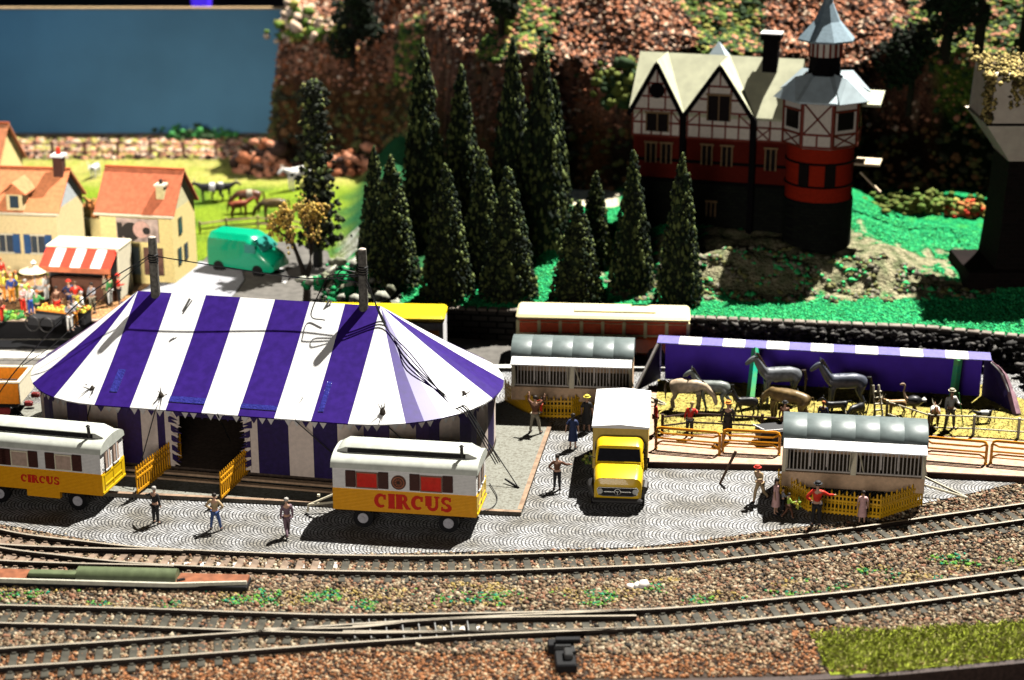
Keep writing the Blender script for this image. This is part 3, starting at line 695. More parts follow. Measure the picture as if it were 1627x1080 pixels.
# closure rails and check rails of the near turnout
tt = thing('turnout_blades', 'bright metal switch blades in the middle of the near junction', 'rail switch', (0, 0, 0))
for a in ([(560, 996), (740, 983), (1020, 979)], [(545, 1004), (742, 1004), (1000, 1000)], [(420, 1000), (560, 998), (640, 990)]):
    rail_mesh(resample(curve_px(a, .12), .5), 0, 'blade', tt)
mb = MB()
for px in range(560, 760, 26):
    a, b = G(px, 984, .06), G(px+4, 1014, .06); mb.tube([a, b], .03, 5)
mb.build('tie_rods', M('bright_steel', (.6, .6, .58), .3, .1, metal=.8), tt)
# sand-coloured gap filler between sleepers at the toe of the far turnout
mb = MB()
for px in list(range(258, 520, 26)) + list(range(690, 760, 30)) :
    p = G(px, 900 if px < 600 else 1003, -.06); mb.box((p.x+.3, p.y+.15, -.085), (.26, .55, .05), rz=.1, bev=.01)
tag(mb.build('track_infill', M('white_infill', (.75, .7, .64), .8)), kind='structure')

# point motor
P0 = G(190, 925, 0)
pm = thing('point_motor', 'long point motor with olive green rounded cover and rust coloured plates beside the track', 'point motor', P0, R(-3.2))
u = 1/43.0
def X(px): return (px-190)*u
MB().box((X(190), 0, -.0), ((405+30)*u, .95, .3), bev=.03).build('base', black, pm)
mb = MB(); mb.prism([(X(285), -.5), (X(405), -.12), (X(405), .42), (X(290), .42)], .15, .26); mb.build('end_plate', [M('rust_plastic', (.26, .09, .04), .6, .25, 3)], pm); mb = MB(); mb.prism([(X(-30), -.45), (X(36), -.45), (X(36), .42), (X(-30), .42)], .15, .26)

mb.build('end_plate', [M('rust_plastic', (.26, .09, .04))], pm); mb = MB(); mb.rings([[(x, .52*math.cos(t)*.8-.02, .16+.46*math.sin(t)) for t in [PI*k/10 for k in range(11)]] for x in (X(122), X(288))], 0, True); mb.build('cover', M('olive_plastic', (.12, .15, .075), .45, .15, 3), pm, True)
MB().box((X(80), .1, .24), ((122-36)*u, .4, .2), bev=.03).build('rod_housing', M('olive_plastic', (.2, .24, .13)), pm)
mb = MB(); mb.prism([(X(-30), -.52), (X(285), -.58), (X(405), -.24), (X(405), -.15), (X(285), -.47), (X(-30), -.43)], .12, .285); mb.build('rim', M('pale_rim', (.55, .53, .42), .5), pm)
MB().box((X(296), -.22, .29), (.3, .12, .05), rz=.5).box((X(206), -.42, .2), (.4, .1, .12)).build('lever', black, pm)
# black uncoupler at the front
q = G(900, 1052, -.1)
uc = thing('track_uncoupler', 'black plastic lever box standing in the gravel at the very front', 'uncoupler', q, R(2))
MB().box((-.05, .1, .15), (.75, 1.9, .4), bev=.05).box((-.45, .9, .1), (.35, .5, .5), bev=.03).box((.1, .8, .45), (.9, .25, .18), bev=.02).build('housing', black, uc)
MB().box((.05, -.2, .45), (.3, .6, .22), bev=.04).box((-.1, .35, .42), (.55, .1, .16)).box((.25, .1, .42), (.12, .4, .12)).build('lever', M('grey_black', (.05, .05, .05), .3), uc)
q = G(1012, 930, -.02)
o = scatter('white_stone', [(q.x, q.y, q.z), (q.x+.25, q.y+.05, q.z), (q.x-.25, q.y, q.z-.04)], .3, [M('white_stone_m', (.85, .78, .7), .7)], flat=.5, jitter=.1); tag(o, 'smooth white stone lying between the two tracks', 'stone')
# leaning wooden stake on the square
a = G(1144, 768, 0); b = G(1168, 711, 1.5); b.y = a.y+.15; b.z = 1.45
tag(MB().tube([(0, 0, 0), b-a], [.055, .07], 8).build('wooden_stake', M('stake_wood', (.12, .07, .045), .7, .3), loc=a), 'dark round stake leaning on the open cobbles by the barriers', 'stake')
q = G(936, 735, .05)
o = scatter('small_bush', [(q.x+random.gauss(0, .12), q.y+random.gauss(0, .12), .05+abs(random.gauss(0, .18))) for _ in range(70)], .07, [M('bush_yellow', (.4, .38, .08)), M('bush_green', (.12, .2, .03))]); tag(o, 'tiny yellow green tuft against the truck side', 'plant')

# ================================================================== THE CIRCUS
red_m = M('red_paint', (.72, .05, .02), .45, .08)
# ---------------- big top
TC = Vector(((-17.1-5.9)/2, (82.7+80.4)/2, 0)); TRZ = R(-11.6); HE, HR, RX, RY = 3.15, 6.7, 5.75, 5.5; ZB = .38
tent = thing('circus_tent', 'large circus tent with purple and white striped roof, two masts and dark striped walls', 'circus tent', TC, TRZ)
W7 = 2*RX/7
def eave(i, hz=HE, g=0.0):     # outline points anticlockwise seen from above, from the front left corner
    pass
roofm = [white, purple]
def strip(mb, a0, a1, b0, b1, mi, sag=.0, n=5):
    vs = []
    for k in range(n+1):
        t = k/n; dz = Vector((0, 0, -sag*math.sin(PI*t)))
        vs += [a0.lerp(b0, t)+dz, a1.lerp(b1, t)+dz]
    mb.add(vs, [(2*k, 2*k+1, 2*k+3, 2*k+2) for k in range(n)], mi)
    mb.add([v-Vector((0, 0, .05)) for v in vs], [(2*k+2, 2*k+3, 2*k+1, 2*k) for k in range(n)], mi)
mb = MB()
RL, RR = Vector((-RX, 0, HR)), Vector((RX, 0, HR))
for k in range(7):
    x0, x1 = -RX+k*W7, -RX+(k+1)*W7; mi = 1 if k % 2 == 0 else 0
    strip(mb, Vector((x0, -RY, HE)), Vector((x1, -RY, HE)), Vector((x0, 0, HR)), Vector((x1, 0, HR)), mi, .10)
    strip(mb, Vector((x1, RY, HE)), Vector((x0, RY, HE)), Vector((x1, 0, HR)), Vector((x0, 0, HR)), mi, .10)
for side in (-1, 1):
    for k in range(7):
        a0, a1 = -PI/2+k*PI/7, -PI/2+(k+1)*PI/7
        q0 = Vector((side*(RX+RY*math.cos(a0)), RY*math.sin(a0), HE)); q1 = Vector((side*(RX+RY*math.cos(a1)), RY*math.sin(a1), HE)); ap = Vector((side*RX, 0, HR))
        mi = 0 if k % 2 == 0 else 1
        for s in range(3):     # slightly curved hem
            u0, u1 = s/3, (s+1)/3; b0 = a0+(a1-a0)*u0; b1 = a0+(a1-a0)*u1
            kx = 1 if side > 0 else .9; c0 = Vector((side*(RX+kx*RY*math.cos(b0)), RY*math.sin(b0), HE+.0)); c1 = Vector((side*(RX+kx*RY*math.cos(b1)), RY*math.sin(b1), HE))
            A, B = (c0, c1) if side > 0 else (c1, c0)
            strip(mb, A, B, ap, ap, mi, .08)
mb.build('roof', roofm, tent, True)
# clear tape on the roof, its blue glints put into the colour
tape = M('glint_tape', (.035, .035, .24), .15, .2, 5, bump=.8, bs=10, coat=.5)
def roofpt(x, t, dz=.02): return Vector((x, -RY*(1-t), HE+(HR-HE)*t-.10*math.sin(PI*t)+dz))
def tape_strip(x0, x1, t0, t1):
    m2 = MB(); q = [roofpt(x0, t0, .035), roofpt(x1, t0, .035), roofpt(x1, t1, .035), roofpt(x0, t1, .035)]
    m2.add(q+[v-Vector((0, 0, .03)) for v in q], [(0, 1, 2, 3), (7, 6, 5, 4), (0, 4, 5, 1), (1, 5, 6, 2), (2, 6, 7, 3), (3, 7, 4, 0)]); m2.build('tape', tape, tent)
tape_strip(-RX+2*W7, -RX+3*W7, .07, .12); tape_strip(-RX+4*W7, -RX+5*W7, .06, .10); tape_strip(-RX+.45, -RX+.8, .12, .32); tape_strip(-RX+6*W7+.2, -RX+6*W7+.42, .08, .34)
# walls: vertical stripes inset from the hem, an opening in front
wallm = [M('wall_card', (.84, .70, .60), .6, .06), M('wall_purple_shaded', (.02, .009, .075), .6, .2)]  # purple darker than the roof's: the wall's shade is in the colour
def outline(rx, ry, n=14):
    pts = [(-rx+2*rx*k/20, -ry) for k in range(21)]
    pts += [(rx+ry*math.cos(-PI/2+PI*k/n), ry*math.sin(-PI/2+PI*k/n)) for k in range(1, n)]
    pts += [(rx-2*rx*k/20, ry) for k in range(21)]
    pts += [(-rx-.9*ry*math.cos(-PI/2+PI*k/n), -ry*math.sin(-PI/2+PI*k/n)) for k in range(1, n)]
    return pts
ol = outline(RX, RY-.42)
ring = [Vector((x, y, 0)) for x, y in ol]; ring.append(ring[0].copy())
fine = resample(ring, .05); mb = MB(); SW = 1.12; dist = 0; OX0, OX1 = -2.15, .98
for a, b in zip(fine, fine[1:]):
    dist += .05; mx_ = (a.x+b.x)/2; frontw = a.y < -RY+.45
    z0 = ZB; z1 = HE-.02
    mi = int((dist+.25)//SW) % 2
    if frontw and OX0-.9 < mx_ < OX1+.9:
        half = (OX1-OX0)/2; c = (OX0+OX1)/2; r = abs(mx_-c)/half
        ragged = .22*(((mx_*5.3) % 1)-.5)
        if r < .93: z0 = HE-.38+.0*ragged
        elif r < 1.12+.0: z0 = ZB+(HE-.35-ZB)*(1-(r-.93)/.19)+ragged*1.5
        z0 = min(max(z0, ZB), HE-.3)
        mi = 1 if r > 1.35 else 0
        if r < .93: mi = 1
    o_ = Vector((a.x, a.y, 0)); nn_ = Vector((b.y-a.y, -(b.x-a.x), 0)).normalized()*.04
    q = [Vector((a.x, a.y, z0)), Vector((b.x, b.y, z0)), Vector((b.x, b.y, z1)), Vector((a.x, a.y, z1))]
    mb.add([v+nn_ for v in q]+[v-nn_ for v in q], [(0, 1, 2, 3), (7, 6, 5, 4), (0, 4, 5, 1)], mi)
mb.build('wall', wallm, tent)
random.seed(3)
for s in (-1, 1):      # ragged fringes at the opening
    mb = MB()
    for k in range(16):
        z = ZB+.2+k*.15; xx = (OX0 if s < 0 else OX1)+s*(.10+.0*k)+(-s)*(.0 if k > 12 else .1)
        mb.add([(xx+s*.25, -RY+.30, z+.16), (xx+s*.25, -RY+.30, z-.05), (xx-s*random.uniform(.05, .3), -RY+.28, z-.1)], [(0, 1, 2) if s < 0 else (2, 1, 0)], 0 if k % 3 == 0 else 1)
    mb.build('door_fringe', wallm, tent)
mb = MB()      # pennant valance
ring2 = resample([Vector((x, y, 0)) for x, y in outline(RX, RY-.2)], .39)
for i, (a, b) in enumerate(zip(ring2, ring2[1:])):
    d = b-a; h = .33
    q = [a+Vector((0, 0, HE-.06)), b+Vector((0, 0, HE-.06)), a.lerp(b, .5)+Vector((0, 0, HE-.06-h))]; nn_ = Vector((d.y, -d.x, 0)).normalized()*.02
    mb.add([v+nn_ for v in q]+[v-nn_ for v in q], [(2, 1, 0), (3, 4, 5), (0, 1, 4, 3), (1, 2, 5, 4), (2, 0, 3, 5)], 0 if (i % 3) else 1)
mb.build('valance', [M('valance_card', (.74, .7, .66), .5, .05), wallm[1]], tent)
MB().rings([[(x, y, HE-.1) for x, y in outline(RX, RY-.3)], [(x, y, HE-.02) for x, y in outline(RX, RY-.04)]]).build('hem', white, tent)
mb = MB(); mb.prism([(x, y) for x, y in outline(RX, RY-.36)], .165, ZB); mb.build('floor', M('tent_floor', (.08, .055, .04), .8, .3), tent)
MB().box((-1.5, -RY-.15, ZB-.06), (13.5, .3, .1)).box((-1.5, -RY-.55, .2), (13.8, .22, .09)).build('step', tan, tent)
# masts
mastm = M('mast_wood', (.16, .15, .13), .75, .35, 8, bump=.5)
for x in (-RX+.9, RX-.75):
    mb = MB(); mb.tube([(x, -.1, HR-1.2), (x, -.1, HR+2.3), (x, -.1, HR+2.62)], [.23, .2, .19], 12)
    ms = mb.build('mast', mastm, tent, True)
    mb = MB()
    for k in range(4): mb.lathe([(.21, 0), (.25, .035), (.21, .07)], (x, -.1, HR+1.45+k*.11), 12)
    mb.build('lashing', black, ms)
    MB().lathe([(.19, 0), (.12, .06)], (x, -.1, HR+2.6), 10).build('top', M('mast_end', (.6, .5, .42), .8), ms)
wire = M('black_wire', (.01, .01, .01), .5)
def cable(pts, r=.028, name='cable'): return MB().tube(catmull(pts, 8), r, 5).build(name, wire, tent, True)
mA = Vector((-RX+.9, -.1, HR+1.75)); mB = Vector((RX-.75, -.1, HR+1.75))
cable([mA, Vector((-2, -.2, HR+1.5)), Vector((2.3, -.2, HR+1.15)), mB-Vector((0, 0, .35))])
cable([mB+Vector((-.2, -.1, -.2)), mB+Vector((-.9, -.2, -.1)), mB+Vector((-1.1, -.2, -.5)), mB+Vector((-.2, -.2, -.6))])
cable([mB+Vector((-.2, -.1, -.3)), mB+Vector((-1.4, -.2, -.35)), mB+Vector((-1.7, -.3, -.7)), Vector((RX-3.0, -.8, HR-.35)), Vector((RX-2.3, -1.0, HR-.5))])
cable([mA-Vector((.2, 0, 0)), Vector((-RX-2.2, -1.3, HR-.2)), Vector((-RX-RY+.2, -1.6, HE+.15)), Vector((-RX-RY-1.0, -2.6, HE-1.6))])
cable([mA-Vector((.2, .05, .1)), Vector((-RX-.9, -.9, HR+.3)), Vector((-RX-3.4, -1.7, HE+1.4)), Vector((-RX-RY+.4, -1.9, HE+.2))], .02)
for j in range(3):
    e = Vector((RX+RY*math.cos(-.62+.02*j)-.0, RY*math.sin(-.62+.03*j), HE))
    cable([mB-Vector((-.15, .1, .3+.2*j)), Vector((RX+.4+.15*j, -.9, HR-.55-.2*j)), Vector((RX+1.9, -1.9-.2*j, HE+2.0-.1*j)), e+Vector((-.6, .1, .3)), e+Vector((.1, 0, .02)), e+Vector((1.7, -1.2, -1.8))])
# guy ropes with their twisted ties on the hem
twig = M('twig', (.05, .04, .03), .8, .4)
GY = [(147, 620, 120, 742), (256, 630, 212, 778), (366, 625, 366, 700), (482, 640, 545, 735), (608, 655, 690, 745), (737, 628, 824, 775)]
Minv = (Matrix.Translation(TC) @ Matrix.Rotation(TRZ, 4, 'Z')).inverted()
for x, y, gx, gy in GY:
    a = Minv @ G(x, y, HE+.35)
    if gy < 760: g = Minv @ G(gx, gy, 1.2)
    else: g = Minv @ G(gx, gy, .18)
    hem = Vector((a.x, -RY+.05, HE+.0)) if abs(a.x) < RX else Vector((a.x, a.y, HE))
    r = MB().tube([a+Vector((0, 0, .1)), hem.lerp(a, .35), hem+Vector((0, -.12, 0)), g], .025, 5).build('guy_rope', wire, tent)
    mb = MB()
    for k in range(7):
        d = Vector((random.gauss(0, .5), random.gauss(-.2, .5), random.uniform(-.2, 1.1))).normalized()*random.uniform(.25, .5); mb.tube([a-d*.3, a+d], [.05, .01], 5)
    mb.lathe([(.05, -.2), (.14, -.06), (.12, .1), (.03, .22)], a, 8); mb.build('rope_tie', twig, r)
for x, y in ((897, 470), (1562, 488), (380, 485)):
    pass
for px, py in ((297, 486), (519, 487)):    # small clothes pegs on the ridge
    p = Minv @ G(px, py, HR-.15)
    MB().tube([p+Vector((-.12, -.25, -.2)), p+Vector((.12, .1, .32))], .05, 6).tube([p+Vector((-.12, -.3, -.3)), p+Vector((.22, .1, .25))], .03, 5).build('peg', M('steel_peg', (.4, .39, .37), .4), tent)
g = Minv @ G(824, 775, .18)
MB().tube([g, g+Vector((-.7, .5, .15))], [.06, .04], 6).build('anchor_peg', black, tent)
g1 = [Minv @ G(*q, .22) for q in ((778, 768), (790, 790), (783, 805), (765, 812))]
MB().tube(catmull(g1, 6), .02, 5).build('cable', wire, tent)

# ---------------- picket fences
def picket(mb, a, b, h=1.0, step=.17, ornate=False, w=.075, mi=0, th=.05):
    a, b = Vector(a), Vector(b); L_ = (b-a).length; n = max(2, int(L_/step)); d = (b-a)/L_; rz = math.atan2(d.y, d.x)
    for i in range(n+1):
        p = a+d*(L_*i/n); hh = h*(1.0 if i % 2 == 0 or not ornate else .86)
        mb.box(p+Vector((0, 0, hh/2)), (w, th, hh), rz=rz); mb.lathe([(w*.75, 0), (w*.2, .1)], p+Vector((0, 0, hh)), 4, mi)
    c = (a+b)/2
    for z, t_ in ((.10, .10), (h*.62, .08), (h*.84, .07)): mb.box(c+Vector((0, 0, z)), (L_+w, th*1.5, t_), rz=rz)
    if ornate:
        for i in range(n):
            p = a+d*(L_*(i+.5)/n)
            for z in (.24, h*.5): mb.lathe([(.02, -.05), (.055, 0), (.02, .05)], p+Vector((0, 0, z)), 6)
for (b, e, lab) in (((219, 788), (264, 748), 'orange picket fence at the tent entrance, next to the man in black'), ((352, 797), (387, 758), 'orange picket fence at the tent entrance, behind the man in jeans')):
    A = G(*b, .16); B = G(*e, .3); t = thing('picket_fence', lab, 'fence', A, 0, 'entrance picket fences'); v = B-A; v.z = 0
    v = v.normalized()*4.0
    mb = MB(); picket(mb, (0, 0, .12), (v.x, v.y, .12), 1.15, .2); mb.build('pickets', orangeyl, t)
    
# ---------------- caravans
upw = corrugate(M('caravan_white', (.88, .86, .82), .5, .05), 'Z', 5, .6); lowo = corrugate(M('caravan_orange', (.98, .42, .010), .45, .06), 'Z', 5, .6)
roofc = M('caravan_roof', (.55, .57, .50), .55, .1, 3)
def caravan(loc, rz, label, win, text_x, text_h, skirt=False):
    t = thing('circus_caravan', label, 'caravan', loc, rz, 'circus caravans')
    L_, Wd = 6.0, 2.3; z0, zm, z1 = .75, 1.72, 2.62; hx, hy = L_/2, Wd/2
    body = MB().box((0, 0, (zm+z1)/2), (L_-.04, Wd-.04, z1-zm)).build('upper_body', upw, t)
    MB().box((0, 0, (z0+zm)/2), (L_, Wd, zm-z0), bev=.02).build('lower_body', lowo, t)
    # rounded roof with a raised clerestory
    def arch(y0, zb, hh, n=12): return [(y0*math.cos(PI*k/n), zb+hh*math.sin(PI*k/n)**.75 if 0 < k < n else zb) for k in range(n+1)]
    prof = arch(hy+.06, z1, .52); mb = MB()
    mb.rings([[(x, y, z) for y, z in prof] for x in (-hx-.05, hx+.05)], 0, True)
    mb.build('roof', roofc, t, True)
    mb = MB(); pr2 = [(-.56, z1+.38), (-.56, z1+.68), (-.4, z1+.78), (0, z1+.83), (.4, z1+.78), (.56, z1+.68), (.56, z1+.38)]
    xs = [(-hx+.02, .0), (-hx+.12, .55), (-hx+.45, 1), (hx-.45, 1), (hx-.12, .55), (hx-.02, .0)]
    mb.rings([[(x, y*1.0, z1+.38+(z-z1-.38)*max(.05, s)) for y, z in reversed(pr2)] for x, s in xs], 0, True)
    cl = mb.build('clerestory', roofc, t, True)
    mb = MB()
    mb.box((0, -.565, z1+.53), (L_-1.1, .02, .24))
    for k in range(9): mb.box((-hx+.75+k*.56, -.575, z1+.53), (.42, .03, .14))
    mb.build('vents_and_shade', black, cl)  # vents on a black strip that stands in for the wall's shade
    MB().tube([(hx-.7, -.55, z1+.5), (hx-.7, -.62, z1+1.0)], .07, 8).lathe([(.11, 0), (.03, .08)], (hx-.7, -.62, z1+1.0), 8).build('stovepipe', dark, t)
    MB().box((0, 0, .68), (L_-.3, Wd-.5, .12)).build('chassis', black, t)
    for wx in (-hx+1.25, hx-1.18):
        for s in (-1, 1):
            mb = MB(); mb.disc_y((wx, s*(hy-.16), .42), .42, .24, 20); wh = mb.build('wheel', black, t, True)
            mb = MB(); mb.disc_y((wx, s*(hy-.03), .42), .22, .03, 16); mb.disc_y((wx, s*(hy-.01), .42), .08, .04, 10); mb.build('hub_cap', M('hub_grey', (.45, .44, .47), .5), wh, True)
    for u0, u1, kind in win:
        x = -hx+(u0+u1)/2; zc = 2.14
        wn = MB().box((x, -hy-.01, zc), (u1-u0, .05, .62)).build('window', M('pane_red', (.65, .02, .015), .15, .1) if kind == 'red' else M('pane_tan', (.5, .36, .28), .4), t)
        fr = MB()
        for dz in (-.33, .33): fr.box((x, -hy-.03, zc+dz), (u1-u0+.08, .05, .05))
        for dx in (-1, 1): fr.box((x+dx*((u1-u0)/2+.02), -hy-.032, zc), (.045, .055, .66))
        fr.build('frame', M('frame_brownish', (.25, .12, .08), .5) if kind == 'red' else cream, wn)
        for s in (-1, 1):
            xx = x+s*((u1-u0)/2+.27)
            sh = MB().box((xx, -hy-.04, zc+.03), (.42, .06, .72), bev=.015)
            for k in range(6): sh.box((xx, -hy-.07, zc-.25+k*.11), (.32, .02, .05))
            sh.build('shutter', M('shutter_brown', (.05, .015, .012), .5), t)
    mb = MB(); wd = letters('CIRCUS', text_h, MB())
    mb = MB(); letters('CIRCUS', text_h, mb, -hx+text_x+text_h*.2, (z0+zm)/2-text_h/2+.03, -hy-.004, wt=.40, gap=.05); mb.build('lettering', M('letter_red', (.62, .02, .008), .5, .05), t)
    # end wall: two arched windows, door panel, number
    xe = hx+.0
    for y in (-.45, .35):
        mb = MB(); mb.rings([[(xe+d, y+.24*cx, 2.1+cz) for cx, cz in [(-1, -.3), (1, -.3), (1, .35), (.7, .55), (0, .63), (-.7, .55), (-1, .35)]] for d in (-.03, .03)], 0, True)
        wn = mb.build('window', M('pane_tan', (.5, .36, .28)), t)
        MB().box((xe+.03, y, 2.28), (.05, .05, .95)).box((xe+.03, y, 1.77), (.06, .6, .06)).build('frame', white, wn)
    mb = MB(); mb.box((xe, 0, 1.15), (.07, 1.7, .07)); mb.box((xe, 0, 1.6), (.06, 1.9, .06)); mb.box((xe, 0, .86), (.1, 2.2, .09))
    for y in (-.85, 0, .85): mb.box((xe+.005, y, 1.25), (.05, .07, .8))
    mb.build('end_rail', yellow, t)
    MB().box((xe, 0, 1.24), (.025, 2.24, .86)).build('end_panel_lit', yellow, t)  # yellow over the orange body: the end's stronger light put into colour
    MB().box((-xe-.9, 0, .82), (.1, .1, .1)).tube([(-xe, -.6, .85), (-xe-1.35, 0, .35)], .05, 6).tube([(-xe, .6, .85), (-xe-1.35, 0, .35)], .05, 6).tube([(-xe-1.35, 0, .35), (-xe-1.4, 0, .05)], .05, 6).build('drawbar', cream, t)
    return t
def center(px, py, h, rz, dx, dy):
    p = G(px, py, h); c = Vector((p.x, p.y, 0)) + Matrix.Rotation(rz, 3, 'Z') @ Vector((dx, dy, 0)); return c
rz2 = R(-8.7); c2 = center(757.5, 823, .75, rz2, -3.0, 1.15)
cv = caravan(c2, rz2, 'white and orange circus caravan with red windows, a round emblem and large red lettering', [(1.05, 1.88, 'red'), (3.72, 4.55, 'red')], 1.62, .66)
mb = MB(); mb.disc_y((-.22, -1.17, 2.12), .31, .05, 24); em = mb.build('emblem', M('emblem_brown', (.30, .10, .05), .5), cv, True)
mb = MB()
for r0 in (.30, .2):
    mb.rings([[(-.22+rr*math.cos(2*PI*k/24), yy, 2.12+rr*math.sin(2*PI*k/24)) for k in range(24)] for rr, yy in ((r0, -1.19), (r0, -1.215), (r0-.035, -1.215), (r0-.035, -1.19))])
for k in range(9):
    a = 2*PI*k/9; mb.tube([(-.22+.06*math.cos(a), -1.20, 2.12+.06*math.sin(a)), (-.22+.15*math.cos(a+.4), -1.20, 2.12+.15*math.sin(a+.4))], .014, 4)
mb.disc_y((-.22, -1.2, 2.12), .06, .04, 10); mb.build('emblem_relief', M('emblem_dark', (.03, .015, .01), .5), em)
rz1 = R(-12.8); c1 = center(163.5, 788.6, .75, rz1, -3.0, 1.15)
cv1 = caravan(c1, rz1, 'circus caravan with tan window panes and small red lettering standing left of the tent entrance', [(.6, 1.3, 'tan'), (2.0, 2.7, 'tan'), (4.0, 4.68, 'tan')], 2.25, .36)
MB().box((.3, -1.05, .62), (1.5, .2, .3)).build('skirt', lowo, cv1)
mb = MB(); letters('2', .32, mb, 0, 0, 0); 
n2 = mb.build('number', black, cv1); n2.location = (3.03, -.92, 1.78); n2.rotation_euler = (0, 0, PI/2)
MB().tube([(3.35, -1.5, .75), (3.3, -1.1, .1)], .02, 5)

# ---------------- cage wagons
groof = M('cage_roof', (.15, .185, .18), .42, .12, 3)
tanb = M('cage_body', (.78, .52, .32), .6, .1)
def cage(loc, rz, label, L_=5.95, bar=True):
    t = thing('cage_wagon', label, 'cage wagon', loc, rz, 'animal cage wagons'); hx = L_/2; hy = 1.15
    zf, z1, z2 = .65, 1.32, 2.75
    MB().box((0, 0, (zf+z1)/2), (L_, 2*hy, z1-zf), bev=.02).build('body', tanb, t)
    MB().box((0, hy-.06, (z1+z2)/2), (L_, .1, z2-z1)).box((-hx+.05, 0, (z1+z2)/2), (.1, 2*hy-.2, z2-z1)).box((hx-.05, 0, (z1+z2)/2), (.1, 2*hy-.2, z2-z1)).build('back_wall', tanb, t)
    n = 16; mb = MB(); prof = [((hy+.08)*math.cos(PI*k/n), z2+.72*math.sin(PI*k/n)) for k in range(n+1)]
    xs = []
    for k in range(6):
        xa = -hx-.05+(L_+.1)*k/6; xb = xa+(L_+.1)/6; xs += [(xa+.012, .988), (xa+.03, 1), (xb-.03, 1), (xb-.012, .988)]
    mb.rings([[(x, y*s, z2+(z-z2)*s) for y, z in prof] for x, s in xs], 0, True); mb.build('roof', groof, t, True)
    for k in (0, 1):      # two barred openings and two raised flaps
        xa, xb = (-hx+.15, -.12) if k == 0 else (.12, hx-.15)
        mb = MB()
        nb = 17
        for i in range(nb+1): mb.tube([(xa+(xb-xa)*i/nb, -hy, z1+.12), (xa+(xb-xa)*i/nb, -hy, z2-.02)], .027, 5)
        mb.box(((xa+xb)/2, -hy, z1+.12), (xb-xa, .08, .06)); mb.box(((xa+xb)/2, -hy, z2-.1), (xb-xa, .07, .05))
        for dx in (-.35, .35): mb.box(((xa+xb)/2+dx, -hy-.01, (z1+z2)/2+.1), (.06, .07, 1.0))
        mb.build('bars', M('bars_grey', (.62, .56, .50), .5), t)
        fl = MB().box(((xa+xb)/2, -hy-.42, z2+.03), (xb-xa+.24, .86, .06), rx=R(9)).build('flap', white, t)
        for xx in (xa+.05, xb-.05): mb = MB(); mb.tube([(xx, -hy-.75, z2-.05), (xx+(.25 if k else -.0), -hy-.02, z1+.2)], .035, 5); mb.build('strut', cream, fl)
    for x_, w_ in ((0, .22), (-hx+.07, .14), (hx-.07, .14)): MB().box((x_, -hy+.02, (z1+z2)/2), (w_, .1, z2-z1)).build('post', cream, t)
    MB().box((0, .0, z1+.03), (L_-.2, 2*hy-.3, .06)).build('floor', M('cage_floor', (.2, .15, .08), .9), t)
    for wx in (-hx+1.2, hx-1.2):
        for s in (-1, 1): mb = MB(); mb.disc_y((wx, s*(hy-.2), .42), .42, .22, 18); mb.disc_y((wx, s*(hy-.1), .42), .2, .08, 12); mb.build('wheel', dark, t, True)
    MB().tube([(hx, -.5, .8), (hx+1.9, -.1, .15)], .05, 6).tube([(hx, .5, .8), (hx+1.9, -.1, .15)], .05, 6).build('drawbar', cream, t)
    return t
rzc = R(-8.5)
pc = G(1240, 699, 2.75); cc = Vector((pc.x, pc.y, 0)) + Matrix.Rotation(rzc, 3, 'Z') @ Vector((3.1, 1.2, 0))
cage(cc, rzc, 'grey roofed cage wagon with white flaps, behind the ornate fence nearest the railway')
rzr = R(-5.5); pc = G(805, 569, 2.75); cr_ = Vector((pc.x, pc.y, 0)) + Matrix.Rotation(rzr, 3, 'Z') @ Vector((3.1, 1.2, 0))
cage(cr_, rzr, 'grey roofed cage wagon with raised white flaps standing between big tent and bus', 5.75)
def ornfence(label, gp):
    P = [G(x, y, 0) for x, y in gp]; t = thing('ornate_fence', label, 'fence', P[0], 0, 'ornate cage fences')
    for a, b in zip(P, P[1:]):
        mb = MB(); picket(mb, a-P[0], b-P[0], 1.0, .155, True, .065); mb.build('panel', M('fence_amber', (1.0, .52, .02), .3, .06, coat=.3), t)
ornfence('amber ornate fence round the nearer cage wagon, by the man in the red shirt', [(1236, 782), (1284, 812), (1398, 824), (1464, 802)])
ornfence('amber ornate fence round the farther cage wagon beside the big tent', [(803, 636), (846, 663), (908, 664), (950, 645), (1003, 636)])

# ---------------- truck
TR = R(-5.0)
tp = G(981, 797, .4); tr = thing('box_truck', 'yellow bonneted box truck with white roof, nose towards the railway', 'truck', (tp.x, tp.y, 0), TR)
tr.rotation_euler[2] = R(-5.0)
def section(mb, w, z0, z1, y, r=.25, n=4):
    pts = []
    for cx, cz, a0 in ((w/2-r, z0+.1, -90), (w/2-r, z1-r, 0), (-w/2+r, z1-r, 90), (-w/2+r, z0+.1, 180)):
        rr = r if cz > z0+.2 else .1; cxx = cx if cz > z0+.2 else (w/2-.1 if cx > 0 else -w/2+.1)
        for k in range(n+1):
            a = R(a0+90*k/n); pts.append((cxx+rr*math.cos(a), y, cz+rr*math.sin(a)))
    return pts
mb = MB(); mb.rings([section(mb, *q) for q in ((1.75, .55, 1.15, -.02, .3), (1.98, .42, 1.42, .1, .3), (2.06, .4, 1.55, .5, .3), (2.1, .4, 1.6, 1.1, .3), (2.1, .4, 1.62, 1.35, .3))], 0, True)
mb.build('bonnet', yellow, tr, True)
mb = MB(); mb.rings([section(mb, *q) for q in ((2.12, .5, 1.58, 1.2, .2), (2.12, .5, 1.66, 1.3, .2), (2.05, .5, 2.28, 1.62, .3), (2.02, .5, 2.4, 1.9, .32), (2.05, .5, 2.38, 2.55, .3), (2.05, .5, 2.3, 2.62, .3))], 0, True)
cab = mb.build('cab', yellow, tr, True)
mb = MB(); a, b = Vector((0, 1.31, 1.70)), Vector((0, 1.565, 2.18)); q = []
